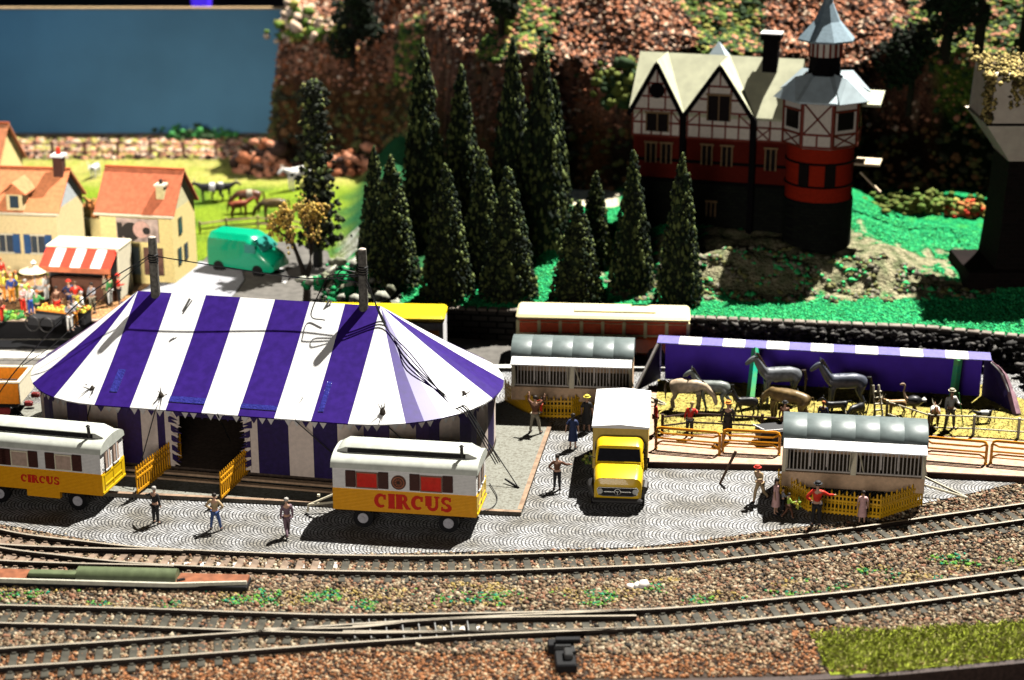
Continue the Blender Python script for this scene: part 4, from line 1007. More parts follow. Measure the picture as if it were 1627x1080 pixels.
for w_, p in ((.93, a), (.86, b)): q += [Vector((-w_, p.y-.03, p.z)), Vector((w_, p.y-.03, p.z))]
mb.add([q[0], q[1], q[3], q[2]]+[v+Vector((0, .03, -.01)) for v in (q[0], q[1], q[3], q[2])], [(0, 1, 2, 3), (7, 6, 5, 4), (0, 4, 5, 1), (1, 5, 6, 2), (2, 6, 7, 3), (3, 7, 4, 0)])
mb.build('windscreen', glass, cab)
for s in (-1, 1): MB().box((s*1.035, 2.0, 1.98), (.03, .75, .4), bev=.01).build('side_window', glass, cab)
mb = MB(); pts = [(x*.86*1.0, z) for x, z in [(-1, .1), (-.93, -.12), (-.7, -.18), (.7, -.18), (.93, -.12), (1, .1), (.93, .2), (-.93, .2)]]
mb.prism(pts, -.06, .06, 0, lambda x, y, z: (x, z-.0, y+.86)); gr = mb.build('grille', black, tr)
chrome = M('chrome', (.75, .74, .7), .2, .05, metal=.7)
mb = MB(); mb.box((-.36, -.07, .88), (.42, .03, .035)).box((.36, -.07, .88), (.42, .03, .035))
for k in range(26):
    a = 2*PI*k/26; b = 2*PI*(k+1)/26
for k in range(len(pts)):
    a, b = pts[k], pts[(k+1) % len(pts)]; mb.tube([(a[0], -.06, a[1]+.86), (b[0], -.06, b[1]+.86)], .018, 5)
mb.build('grille_trim', chrome, gr)
mb = MB(); N = 18; mb.tube([(.13*math.cos(2*PI*k/N), -.085, .88+.13*math.sin(2*PI*k/N)) for k in range(N+1)], .016, 5, cap=False)
for k in range(3):
    a = PI/2+2*PI*k/3; mb.tube([(0, -.085, .88), (.12*math.cos(a+PI), -.085, .88+.12*math.sin(a+PI))], [.03, .008], 5)
mb.build('emblem', chrome, gr)
for s in (-1, 1):
    mb = MB(); mb.disc_y((s*.74, -.075, .9), .12, .05, 16); mb.build('headlight', M('lamp_glass', (.6, .6, .55), .15), tr, True)
    mb = MB(); mb.tube([(s*1.02, .2, .55), (s*1.12, .4, .88), (s*1.13, .75, .98), (s*1.12, 1.1, .85), (s*1.08, 1.3, .5)], [.08, .15, .16, .15, .1], 8); mb.build('wing', dark, tr, True)
    mb = MB(); mb.tube([(s*1.03, 1.4, 1.8), (s*1.22, 1.3, 1.9)], .02, 5).box((s*1.24, 1.3, 1.78), (.1, .04, .24)); mb.build('mirror', black, tr)
    for y in (.72, 4.9): mb = MB(); mb.rings([[(s*1.0+dx, y+.44*math.cos(2*PI*k/20), .44+.44*math.sin(2*PI*k/20)) for k in range(20)] for dx in (-.13, .13)], 0, True); mb.build('wheel', black, tr, True)
MB().box((0, -.08, .48), (2.1, .22, .2), bev=.06).build('bumper', dark, tr)
MB().box((0, 3.4, .55), (1.9, 6.2, .25)).build('chassis', black, tr)
MB().box((0, 4.95, 1.72), (2.38, 4.5, 1.95), bev=.03).build('cargo_box', M('box_side', (.72, .5, .12), .5, .08), tr)
MB().add([(-1.23, 2.62, 2.68), (1.23, 2.62, 2.68), (1.23, 7.28, 2.68), (-1.23, 7.28, 2.68), (-1.23, 2.62, 2.76), (0, 2.62, 2.86), (1.23, 2.62, 2.76), (-1.23, 7.28, 2.76), (0, 7.28, 2.86), (1.23, 7.28, 2.76)], [(3, 2, 1, 0), (0, 1, 6, 5, 4), (2, 3, 7, 8, 9), (4, 5, 8, 7), (5, 6, 9, 8), (1, 2, 9, 6), (3, 0, 4, 7)]).build('box_roof', white, tr)

# ---------------- stable tent and its platform
PZ = .26
def Gp(px, py): return G(px, py, PZ)
plm = M('platform_boards', (.55, .36, .25), .75, .2, 4, bump=.3)
pl = [Gp(1028, 733), Gp(1240, 738), Gp(1470, 749), Gp(1640, 757), Gp(1760, 764), Gp(1760, 640), Gp(1030, 612)]
tag(MB().prism([(p.x, p.y) for p in pl], 0, PZ).build('platform', [plm]), kind='structure')
mb = MB()
for a, b in zip(pl[:4], pl[1:5]):
    mb.prism([(a.x, a.y-.05), (b.x, b.y-.05), (b.x, b.y-.002), (a.x, a.y-.002)], .0, PZ-.02)
tag(mb.build('platform_edge', M('dark_edge', (.05, .02, .012), .7)), kind='structure')
st = [Gp(1040, 690), Gp(1240, 688), Gp(1470, 690), Gp(1627, 700), Gp(1750, 700), Gp(1640, 640), Gp(1560, 612), Gp(1045, 604)]
poly = [(p.x, p.y) for p in st]
tag(MB().prism(poly, PZ, PZ+.03).build('straw_floor', M('straw_bed', (.42, .34, .08), .95, .3, 3, bump=.6, bs=14)), kind='structure')
mnx, mxx, mny, mxy = min(p[0] for p in poly), max(p[0] for p in poly), min(p[1] for p in poly), max(p[1] for p in poly); pts = []
while len(pts) < 13000:
    x, y = random.uniform(mnx, mxx), random.uniform(mny, mxy)
    if inside(x, y, poly): pts.append((x, y, PZ+.02))
tag(scatter('straw', pts, .13, [M('straw_pale', (.62, .52, .2), .9, .2), M('straw_green', (.36, .34, .06), .9, .3), M('straw_dark', (.3, .2, .06), .9, .3)], base=(LEAF[0]*np.array([1, .3, 1]), LEAF[1]), dirs=[(random.gauss(0, 1), random.gauss(0, 1), abs(random.gauss(0, .35))) for _ in pts], weights=[.45, .35, .2]), kind='stuff')
A0 = Gp(1052, 606); B0 = Gp(1572, 640)        # foot of the back wall
A0 = G(1056, 602, PZ); B0 = G(1556, 630, PZ)
bx = (B0-A0); bl_ = bx.length; srz = math.atan2(bx.y, bx.x)
sta = thing('stable_tent', 'long open fronted stable tent with purple back wall and narrow striped roof', 'stable tent', A0, srz)
HB, HF, DP = 2.2, 2.15, 2.0
MB().box((bl_/2, .05, HB/2), (bl_, .1, HB)).build('back_wall', M('stable_purple', (.11, .035, .72), .5, .06, 2), sta)
mb = MB(); n = 15
for k in range(n):
    x0, x1 = -.35+(bl_+.7)*k/n, -.35+(bl_+.7)*(k+1)/n; sk = .45
    q = [(x0, .12, HB+.0), (x1, .12, HB+.0), (x1+sk*.0, -DP*.45, HF+.0), (x0, -DP*.45, HF)]
    sx = .5*(k/n-.5)*2*.4
    mb.add([(a, b, c+.05) for a, b, c in reversed(q)]+[(a, b, c) for a, b, c in reversed(q)], [(0, 1, 2, 3), (7, 6, 5, 4), (0, 4, 5, 1), (1, 5, 6, 2), (2, 6, 7, 3), (3, 7, 4, 0)], k % 2)
mb.build('roof', [M('lilac_card', (.17, .15, .42), .5), white], sta)
for px in (1196, 1517):
    f = G(px-4, 634, PZ); v = (Matrix.Translation(A0) @ Matrix.Rotation(srz, 4, 'Z')).inverted() @ f
    MB().tube([(v.x, v.y-.35, 0), (v.x+.12, -DP*.42, HF-.01)], .2, 4).build('post', M('green_acrylic', (.05, .95, .6), .15, .2, 1.2, coat=.6, col2=(.3, .85, .25)), sta)
# side cheeks flaring outwards
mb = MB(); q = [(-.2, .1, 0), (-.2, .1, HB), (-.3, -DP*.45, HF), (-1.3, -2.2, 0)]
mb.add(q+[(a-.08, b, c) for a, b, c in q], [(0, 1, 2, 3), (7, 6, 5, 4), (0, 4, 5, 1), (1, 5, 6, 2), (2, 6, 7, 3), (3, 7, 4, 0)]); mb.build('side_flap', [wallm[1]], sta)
MB().tube([(-.3, -DP*.45-.05, HF), (-1.25, -2.25, .05)], .09, 5).build('flap_pole', M('flap_edge', (.72, .66, .6), .5), sta)
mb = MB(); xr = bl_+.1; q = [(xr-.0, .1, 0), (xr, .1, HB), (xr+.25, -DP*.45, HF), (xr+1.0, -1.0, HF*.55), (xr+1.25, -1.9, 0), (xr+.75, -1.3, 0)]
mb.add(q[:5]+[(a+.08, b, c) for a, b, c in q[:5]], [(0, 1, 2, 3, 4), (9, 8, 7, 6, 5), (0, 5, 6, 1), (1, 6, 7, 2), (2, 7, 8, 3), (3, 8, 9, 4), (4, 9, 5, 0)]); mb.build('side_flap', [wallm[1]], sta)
mb = MB(); mb.tube(catmull([Vector((xr+.25, -DP*.45-.1, HF)), Vector((xr+.8, -1.0, HF*.75)), Vector((xr+1.2, -1.5, HF*.4)), Vector((xr+1.5, -2.3, .0))], 6), [.06]*3+[.1]*4+[.16]*6+[.22]*6, 6)
mb.build('curtain', M('curtain_mauve', (.36, .2, .24), .6, .3, 3), sta, True)
MB().tube(catmull([Vector((xr+.22, -DP*.45-.2, HF)), Vector((xr+.75, -1.1, HF*.75)), Vector((xr+1.1, -1.6, HF*.42))], 5), .035, 5).build('cord', white, sta)

# fences in the stable yard
t = thing('rail_fence', 'dark brown two rail fence in front of the black foal', 'fence', Gp(1052, 690))
o_ = Gp(1052, 690); pp = [Gp(1052, 690)-o_, Gp(1098, 684)-o_, Gp(1210, 690)-o_, Gp(1262, 694)-o_]
rl = M('brown_rail', (.06, .03, .02), .7, .3)
for z in (.42, .85): MB().tube([p+Vector((0, 0, z)) for p in pp], .045, 6).build('rail', rl, t)
for p in pp: MB().box(p+Vector((0, 0, .5)), (.13, .13, 1.0)).build('post', rl, t)
t = thing('rail_fence', 'pale cream two rail fence along the straw, at the far right', 'fence', Gp(1408, 668)); o_ = Gp(1408, 668)
pp = [G(x, y, PZ)-o_ for x, y in ((1408, 668), (1474, 690), (1546, 692), (1617, 697), (1690, 702))]
for z in (.35, .95): MB().tube([p+Vector((0, 0, z)) for p in pp], .035, 6).build('rail', cream, t)
for p in pp: MB().box(p+Vector((0, 0, .5)), (.11, .11, 1.05)).build('post', cream, t)

# orange barriers
def barrier_mb(Lb):
    mb = MB(); hb = 1.05; r = .065
    mb.tube([(0, 0, 0), (0, 0, hb-.18), (.05, 0, hb-.05), (.18, 0, hb), (Lb-.18, 0, hb), (Lb-.05, 0, hb-.05), (Lb, 0, hb-.18), (Lb, 0, 0)], r, 6)
    mb.tube([(.04, 0, hb-.16), (.18, 0, hb-.2), (.3, 0, hb-.26), (Lb-.3, 0, hb-.26), (Lb-.18, 0, hb-.2), (Lb-.04, 0, hb-.14)], .05, 5)
    mb.tube([(.03, 0, .55), (Lb-.03, 0, .55)], .046, 5)
    mb.tube([(.05, 0, .22), (.12, 0, .34), (.3, 0, .42), (Lb-.3, 0, .42), (Lb-.12, 0, .34), (Lb-.05, 0, .22)], .046, 5); mb.tube([(.1, 0, .26), (Lb-.1, 0, .26)], .03, 5)
    return mb
bars = [((1042, 713), (1145, 722), 'orange tubular barrier nearest the yellow truck'), ((1148, 717), (1240, 722), 'orange tubular barrier ending behind the cage wagon roof, by the leaning stake'),
        ((1468, 729), (1568, 737), 'orange tubular barrier just right of the cage wagon'), ((1574, 735), (1690, 745), 'orange tubular barrier cut off at the picture edge')]
for a, b, lab in bars:
    A, B = Gp(*a), Gp(*b); v = B-A; t = thing('barrier', lab, 'barrier', A, math.atan2(v.y, v.x), 'orange barriers')
    barrier_mb(v.length-.06).build('rail_frame', M('barrier_orange', (1.0, .36, .015), .4, .05, coat=.3), t, True)
    for x in (0, v.length-.06): MB().box((x, 0, .03), (.14, .34, .06), bev=.02).build('foot', M('barrier_orange', (.92, .27, .02)), t)

# ---------------- animals
def hm(n, c, r=.4, **k): return M('coat_'+n, c, r, .35, 4, coat=.08, **k)
def A(px, py, *a, h=None, **k):
    p = Gp(px, py) if h is None else G(px, py, h); return quad(a[0], p, *a[1:], **k)
beige, gry, blk, dgr, brn = hm('beige', (.62, .48, .33)), hm('grey', (.20, .22, .20)), hm('black', (.015, .015, .016)), hm('dark_grey', (.16, .17, .18)), hm('olive_brown', (.20, .13, .05))
A(1090, 652, 'beige horse with dark mane and lowered head at the end of the stable tent', R(165), mat=beige, mane=hm('dark_brown', (.05, .03, .02)), head='down', scale=1.05, group='horses in the stable')
A(1133, 652, 'slate grey horse with black head rearing to stride beside the beige horse', R(-8), mat=gry, mane=blk, stride=.2, scale=1.0, group='horses in the stable')
A(1186, 663, 'small black foal trotting behind the brown rail fence', R(3), mat=blk, stride=.22, scale=.68, group='horses in the stable')
A(1240, 640, 'tall dull grey horse standing farthest back by the green post', R(4), mat=dgr, mane=hm('dark_brown', (.05, .03, .02)), scale=1.22, group='horses in the stable')
A(1253, 668, 'glossy olive brown bull with lowered head in front of the tall grey horse', R(-28), kind='bull', mat=brn, head='down', scale=1.13, cat='bull')
A(1343, 651, 'dark blue grey horse with raised pale head in the middle of the tent', R(2), mat=hm('blue_grey', (.09, .10, .13)), mane=blk, scale=1.22, group='horses in the stable')
A(1328, 664, 'low black dog walking under the blue grey horse', R(0), kind='dog', mat=blk, scale=1.35, cat='dog')
A(1361, 668, 'hunched black goat just behind the cage wagon roof', R(40), kind='goat', mat=blk, scale=1.15, head='down', cat='goat')
A(1425, 660, 'tan goat beside the ostrich', R(5), kind='goat', mat=hm('tan', (.5, .3, .12)), scale=1.1, head='level', cat='goat')
A(1484, 678, 'brown and white horned goat facing away by the cream fence', R(80), kind='goat', mat=hm('russet', (.2, .08, .035)), patch=CL['white'], scale=1.35, cat='goat')
A(1562, 672, 'black and white dog in the straw near the right fence', R(10), kind='dog', mat=blk, patch=CL['white'], scale=1.0, head='level', cat='dog')
# ostrich
p = Gp(1450, 668); t = thing('ostrich', 'ostrich with black body, white tail and long tan neck', 'ostrich', p, R(0))
J = {'body': (0, 0, .95, (.25, .24)), 'rump': (.3, 0, .98, .17), 'br': (-.25, 0, 1.0, .17), 'n1': (-.42, 0, 1.15, .075), 'n2': (-.52, 0, 1.45, .05), 'n3': (-.46, 0, 1.75, .045), 'hd': (-.56, 0, 1.84, .075), 'bk': (-.72, 0, 1.79, .03)}
E = [('body', 'rump'), ('body', 'br'), ('br', 'n1'), ('n1', 'n2'), ('n2', 'n3'), ('n3', 'hd'), ('hd', 'bk')]
for k, s in (('l', -1), ('r', 1)):
    J['t'+k] = (.02, s*.12, .75, .09); J['k'+k] = (.14*s+.05, s*.13, .42, .035); J['f'+k] = (.06*s, s*.13, .05, .028); J['o'+k] = (.06*s-.14, s*.13, .025, .03)
    E += [('body', 't'+k), ('t'+k, 'k'+k), ('k'+k, 'f'+k), ('f'+k, 'o'+k)]
mesh_obj('body', skin_mesh('ostrich', J, E, 2), hm('ostrich_tan', (.55, .38, .25)), t)
mb = MB(); mb.rings([[(x, r*math.cos(2*PI*k/12), .98+r*.9*math.sin(2*PI*k/12)) for k in range(12)] for x, r in ((-.36, .06), (-.3, .22), (-.05, .31), (.2, .27), (.38, .12))], 0, True); mb.build('feathers', blk, t, True)
mb = MB(); mb.lathe([(.02, -.13), (.12, -.06), (.13, .05), (.03, .14)], (.46, 0, 1.02), 10); mb.build('tail', CL['white'], t, True)
# step ladder
p = Gp(1396, 668); t = thing('step_ladder', 'white folding step ladder standing beside the ostrich', 'ladder', p, R(10))
for s in (-1, 1): MB().tube([(s*.2, -.1, 0), (s*.13-.2, .1, 1.75)], .05, 4).build('rail', cream, t); MB().tube([(s*.2-.3, .45, 0), (s*.13-.2, .12, 1.7)], .035, 4).build('leg', dark, t)
for k in range(5): MB().box((-.03*k, -.08+.03*k, .25+k*.3), (.42-.02*k, .1, .05)).build('step', cream, t)
# dark handcart with white rim
p = Gp(1228, 700); t = thing('handcart', 'black open handcart with thin white rim beside the brown rail fence', 'handcart', p, R(12))
MB().box((0, 0, .42), (1.5, .8, .5), rx=R(12)).build('tub', black, t)
MB().box((-.1, -.42, .68), (1.45, .05, .06)).box((-.72, 0, .72), (.05, .8, .05), rz=.35).build('rim', white, t)
for s in (-1, 1): mb = MB(); mb.disc_y((0, s*.45, .22), .22, .06, 14); mb.build('wheel', black, t)

# ---------------- people of the circus
def Pn(px, py, label, rz, h=0.0, **k):
    return person(label, G(px, py, h), R(rz), **k)
def stick(t, J): MB().tube([J['har'] + Vector((.1, -.1, -.9)), J['har']+Vector((-.1, .1, .5))], .025, 6).build('rake_handle', CL['green'], t)
def bag(t, J): MB().box(J['har']+Vector((0, 0, -.2)), (.12, .3, .3), bev=.05).build('bag', CL['brown'], t)
def bowl(t, J): MB().lathe([(.05, 0), (.14, .06), (.13, .09), (.04, .04)], J['har']+Vector((0, -.08, .02)), 12).build('juggling_ring', CL['white'], t)
def flowers(t, J):
    scatter('bouquet', [J['hal']+Vector((random.gauss(.1, .13), random.gauss(-.1, .1), random.gauss(-.2, .14))) for _ in range(60)], .06, [CL['yellow'], CL['lime'], CL['green']], parent=t, weights=[.6, .25, .15])
Pn(248, 832, 'man in a black suit with arms held out near the entrance fence', 150, sh='black', tr='black', la='down', ra='out', hair='grey', scale=.95)
Pn(343, 842, 'man in tan vest and blue jeans with hands on hips', 170, sh='tan', tr='jeans', la='hips', ra='hips', legs='apart', scale=.93)
Pn(457, 852, 'man in mauve grey clothes standing alone left of the lettered caravan', 200, sh='mauve', tr='mauve', hair='grey', legs='stride', scale=.97)
Pn(850, 688, 'man in dark top and khaki trousers lifting a small red coated child', 160, h=.16, sh='brown', tr='khaki', la='up', ra='up', legs='apart', scale=1.05)
p_ = G(856, 672, 1.15); 
person('small child in red held up by the man in khaki trousers', (G(850, 688, .16).x+.28, G(850, 688, .16).y+.1, 1.15), R(-60), sh='red', tr='red', scale=.42, hair='dark', la='out', ra='out', name='child')
Pn(932, 686, 'person in black robe and bright yellow headscarf by the farther ornate fence', 170, sh='black', dress='black', hair='blond', hat='yellow', scale=1.02)
Pn(910, 713, 'woman in a flared navy dress standing behind the truck', 165, dress='navy', hair='dark', scale=.98, ra='back', long_hair=True)
Pn(885, 778, 'man in brown shirt and black trousers pointing towards the truck', 180, sh='brown', tr='black', la='out', ra='hips', hair='dark', scale=.93)
Pn(1207, 797, 'striding man in tan overalls and dark red cap left of the cage fence', -45, sh='tan', tr='tan', legs='stride', lean=.35, la='back', ra='fwd', hat='red', scale=1.0)
Pn(1232, 817, 'woman with long dark hair in a pinkish red dress', 60, sh='red', dress='pink', hair='dark', scale=.93, long_hair=True)
Pn(1243, 812, 'small child in dark grey clothes between woman and child in yellow', 90, sh='grey', tr='black', scale=.62, name='child', la='fwd', ra='down')
Pn(1252, 824, 'child in yellow carrying a yellow bunch of flowers', 100, sh='lime', tr='brown', legs='stride', scale=.66, name='child', la='fwd', ra='out', held=flowers)
Pn(1296, 836, 'tall man in red shirt and black trousers with tall black hat before the cage', 175, sh='red', tr='black', hat='black', la='out', ra='hips', scale=1.12)
Pn(1369, 832, 'woman in a pale pink coat looking at the cage', 175, dress='pink', hair='dark', scale=.84)
Pn(1041, 690, 'person in red shirt with brown trousers beside the truck box', 90, h=.26, sh='red', tr='brown', scale=1.0)
Pn(1095, 695, 'person in bright red shirt bending at the brown rail fence', 160, h=.26, sh='red', tr='black', lean=.5, la='fwd', ra='down', hair='blond', scale=.98)
Pn(1155, 700, 'man in black coat and striped straw hat at the brown rail fence', 175, h=.26, sh='black', tr='black', coat='black', hat='orange', scale=1.08)
Pn(1306, 688, 'ginger haired person in dark top just behind the cage wagon roof', 150, h=.26, sh='navy', tr='black', hair='ginger', scale=.9)
Pn(1245, 690, 'person with dark hat and tan face in front of the bull', 165, h=.26, sh='brown', tr='brown', hat='black', scale=.92)
Pn(1508, 682, 'keeper in pale shirt and pale cap leaning on a green rake', 20, h=.26, sh='white', tr='khaki', hat='khaki', legs='apart', la='down', ra='fwd', scale=1.12, held=stick)

# ================================================================== BACKGROUND: wagon, bus, truck, village, castle, trees
# goods wagon on the far left
p = G(-60, 668, 0)
wg = thing('goods_wagon', 'orange open goods wagon with cream rim and dark red running gear', 'railway wagon', (p.x+.3, p.y+1.0, 0), R(-2))
ow = M('wagon_orange', (.80, .24, .015), .45, .1)
MB().box((0, -1.1, 1.45), (5.2, .12, 1.05)).box((0, 1.1, 1.45), (5.2, .12, 1.05)).box((-2.55, 0, 1.45), (.12, 2.1, 1.05)).box((2.55, 0, 1.45), (.12, 2.1, 1.05)).build('box_side', ow, wg)
MB().box((2.63, 0, 1.45), (.04, 2.24, 1.05)).build('end_board', cream, wg)
MB().box((0, 0, 1.35), (5.0, 2.1, .1)).build('load', M('wagon_load', (.42, .27, .2), .8, .2), wg)
mb = MB()
for y in (-1.12, 1.12): mb.box((0, y, 2.0), (5.35, .16, .07))
for x in (-2.6, 2.6): mb.box((x, 0, 2.0), (.16, 2.1, .07))
mb.build('rim', cream, wg)
MB().box((0, 0, .8), (4.9, 1.9, .25)).build('chassis', black, wg)
for x in (-1.6, 1.6):
    for s in (-1, 1): mb = MB(); mb.disc_y((x, s*.75, .5), .42, .12, 18); mb.build('wheel', M('wheel_red', (.2, .02, .02), .5), wg, True)
for s in (-1, 1): MB().box((2.85, s*.6, .75), (.4, .25, .25), bev=.05).build('buffer', M('wheel_red', (.2, .02, .02)), wg)

# bus
bp_ = G(822, 568, 0); bq = G(1095, 584, 0)
A_ = G(826, 562, 0); rzb = R(-4); bus = thing('bus', 'red bus with cream roof and window frames on the road behind the cage wagon', 'bus', (G(960, 572, .3).x, 93.1, 0), rzb)
Lb = 8.9; wb = 2.3; bred = M('bus_red', (1.0, .14, .03), .35, .08, coat=.3); bcr = M('bus_cream', (1.0, .86, .48), .4, .05)
MB().box((0, 0, .95), (Lb, wb, 1.1), bev=.18).build('lower_body', bred, bus, True)
MB().box((0, 0, 1.84), (Lb-.25, wb-.2, .84)).build('interior', M('bus_inside', (.8, .12, .04), .5), bus)
mb = MB(); mb.rings([[(sx*(Lb/2-k)*1.0, sy*(wb/2-k), z) for sx, sy in ((-1, -1), (1, -1), (1, 1), (-1, 1))] for z, k in ((2.1, .02), (2.12, .01))], 0, True); mb.box((0, 0, 2.36), (Lb+.04, wb+.02, .28), bev=.13); mb.build('roof', bcr, bus, True)
MB().box((.6, 0, 2.53), (4.2, 1.0, .12), bev=.03).build('roof_hatch', bcr, bus)
mb = MB()
for k in range(9):
    x = -Lb/2+.09+k*(Lb-.18)/8
    for s in (-1, 1): mb.box((x, s*(wb/2-.03), 1.8), (.17, .1, .82))
for y in (-.4, .4):
    for s in (-1, 1): mb.box((s*(Lb/2-.06), y, 1.8), (.08, .1, .72))
for s in (-1, 1): mb.box((0, s*(wb/2-.04), 1.49), (Lb, .09, .08))
mb.build('window_frame', bcr, bus)
for x in (-Lb/2+1.6, Lb/2-1.7):
    for s in (-1, 1): mb = MB(); mb.disc_y((x, s*(wb/2-.1), .45), .46, .28, 20); w_ = mb.build('wheel', black, bus, True); mb = MB(); mb.disc_y((x, s*(wb/2+.05), .45), .2, .05, 14); mb.build('hub', dark, w_, True)
for s in (-1, 1): mb = MB(); mb.rings([[(Lb/2+d, s*.75+.12*math.cos(2*PI*k/12), .85+.12*math.sin(2*PI*k/12)) for k in range(12)] for d in (-.02, .04)], 0, True); mb.build('headlight', M('lamp_glass', (.6, .6, .55)), bus)

# yellow roofed trailer behind the tent
yt = thing('circus_trailer', 'white trailer with bright yellow roof and small orange pictures behind the big tent', 'trailer', (G(610, 560, .3).x, 92.6, 0), R(-3))
MB().box((0, 0, 1.45), (6.4, 2.2, 1.8), bev=.05).build('body', M('trailer_white', (.95, .93, .9), .5), yt)
MB().box((0, 0, 2.5), (6.5, 2.3, .38), bev=.12).build('roof', M('trailer_yellow', (.9, .66, .015), .35), yt, True)
mb = MB()
for x in (1.2, 2.1, 2.75): MB().box((x, -1.12, 1.8), (.5, .05, .3)).build('picture', orange, yt)

for x in (-2, 2):
    mb = MB(); mb.disc_y((x, -1.0, .42), .42, .2, 16); mb.build('wheel', black, yt)

# ---------------- village
def house(name, label, loc, rz, W_, D_, he, hr, wallm, roofm_, gable=None):
    t = thing(name, label, 'house', loc, rz)
    mb = MB(); mb.prism([(-W_/2, 0), (W_/2, 0), (W_/2, D_), (-W_/2, D_)], -.4, he)
    mb.build('wall', wallm, t)
    for s in (-1, 1): mb = MB(); q = [(s*W_/2, 0, he), (s*W_/2, D_, he), (s*W_/2, D_/2, hr-.06)]; mb.add(q+[(a-s*.15, b, c) for a, b, c in q], [(0, 1, 2), (5, 4, 3), (0, 3, 4, 1), (1, 4, 5, 2), (2, 5, 3, 0)]); mb.build('gable', gable or wallm, t)
    mb = MB(); ov = .22; sl_ = (hr-he)/(D_/2)
    for s in (0, 1):
        y0, y1 = (-ov, D_/2) if s == 0 else (D_+ov, D_/2)
        q = [(-W_/2-ov, y0, he-ov*sl_), (W_/2+ov, y0, he-ov*sl_), (W_/2+ov, y1, hr), (-W_/2-ov, y1, hr)]
        mb.add(q+[(a, b, c+.13) for a, b, c in q], [(3, 2, 1, 0), (4, 5, 6, 7), (0, 1, 5, 4), (1, 2, 6, 5), (2, 3, 7, 6), (3, 0, 4, 7)])
    rf = mb.build('roof', roofm_, t)
    MB().box((0, -ov-.03, he-ov*sl_+.02), (W_+2*ov, .12, .12)).build('gutter', cream, rf)
    MB().box((0, D_/2, hr+.12), (W_+2*ov, .2, .1)).build('ridge', M('ridge_red', (.45, .10, .03), .7), rf)
    return t, rf
tile = M('roof_tiles', (.62, .22, .09), .75, .15, 4); tile2 = M('roof_tiles_red', (.52, .15, .07), .75, .15, 4)
hw = M('house_cream', (.84, .66, .34), .8, .08); hw2 = M('house_yellow', (.9, .72, .30), .8, .08)
def win(t, x, z, w_, h_, m, fr=cream, y=-.03, name='window', side=False):
    o = MB().box((x, y, z), (w_, .06, h_)).build(name, m, t)
    MB().box((x, y-.03, z+h_/2), (w_+.16, .08, .09)).box((x, y-.03, z-h_/2), (w_+.2, .12, .09)).box((x, y-.04, z), (.05, .05, h_)).build('frame', fr, o)
    if side: o.rotation_euler[2] = PI/2
    return o
HG = T(-30, 436)
hA, rA = house('house', 'cream house with orange roof, dormer and blue shutters', (G(12, 432, 1).x, G(12, 432, 1).y, 1.0), R(-7), 6.4, 4.4, 3.75, 5.6, hw, tile, M('gable_grey', (.55, .58, .58), .8))
blue_sh = M('shutter_blue', (.03, .09, .22), .5); wdark = M('window_dark', (.04, .06, .08), .2)
for x in (-1.9, .1, 2.0): 
    win(hA, x, 1.75, .75, 1.1, wdark)
    for s in (-1, 1): MB().box((x+s*.62, -.06, 1.75), (.42, .06, 1.15)).build('shutter', blue_sh, hA)
mb = MB(); mb.box((.9, .35, 4.3), (.95, 1.3, 1.0)); dm = mb.build('dormer', hw, hA)
mb = MB()
for s in (-1, 1): q = [(.9, -.5, 5.35), (.9+s*.75, -.5, 4.7), (.9+s*.75, 1.3, 4.7), (.9, 1.6, 5.35)]; mb.add(q+[(a, b, c+.1) for a, b, c in q], [(0, 1, 2, 3), (7, 6, 5, 4), (0, 4, 5, 1), (1, 5, 6, 2), (2, 6, 7, 3), (3, 7, 4, 0)])
mb.add([(.3, -.32, 4.72), (1.5, -.32, 4.72), (.9, -.32, 5.3)], [(0, 1, 2)]); mb.build('dormer_roof', tile, dm)
MB().box((.9, -.34, 4.3), (.5, .06, .7)).build('dormer_window', wdark, dm)
ch = MB().box((2.85, 2.0, 5.9), (.55, .6, 1.2)).build('chimney', M('chimney_dark', (.08, .03, .02), .8), rA)
MB().box((2.85, 2.0, 6.55), (.75, .8, .14)).build('cap', white, ch); MB().lathe([(.16, 0), (.12, .4)], (2.85, 2.0, 6.6), 8).build('pot', red_m, ch)
hB, rB = house('house', 'yellow shop house with red roof and a dark mural above its shop window', (G(222, 450, 1).x, G(222, 450, 1).y, 1.0), R(-11), 4.3, 3.6, 4.25, 6.2, hw2, tile2, M('gable_pale', (.72, .66, .38), .8))
mu = MB().box((.1, -.04, 3.15), (2.5, .06, 1.35)).build('mural', M('mural_tan', (.48, .36, .3), .7, .5, 1.6), hB)
mb = MB(); mb.disc_y((-.3, -.09, 3.05), .55, .04, 14); mb.box((-.95, -.085, 3.05), (.3, .03, 1.0)); mb.build('mural_dark', M('mural_black', (.03, .025, .02), .7), mu)
mb = MB(); mb.disc_y((.35, -.1, 3.2), .5, .05, 14); mb.build('mural_pink', M('mural_rose', (.7, .42, .33), .7), mu); mb = MB(); mb.disc_y((.65, -.13, 3.15), .22, .04, 12); mb.build('mural_dot', M('mural_black', (.03, .025, .02)), mu)
MB().box((-.45, -.04, 1.35), (1.15, .06, 1.6)).build('shop_window', M('shop_glass', (.34, .42, .40), .3), hB)
MB().box((.95, -.04, 1.35), (1.15, .06, 1.6)).build('door', M('shop_dark', (.14, .07, .05), .5, .4, 2), hB)
for (y, z) in ((.9, 1.5), (1.9, 1.5), (1.2, 3.2)): MB().box((2.17, y, z), (.06, .5, .95)).build('window', wdark, hB)
ch = MB().box((1.35, .7, 5.1), (.45, .5, 1.1)).build('chimney', M('chimney_cream', (.7, .6, .3), .8), rB); MB().box((1.35, .7, 5.65), (.62, .66, .12)).build('cap', cream, ch); MB().lathe([(.12, 0), (.1, .25)], (1.35, .7, 5.7), 8).build('pot', dark, ch)
q = T(-22, 330)
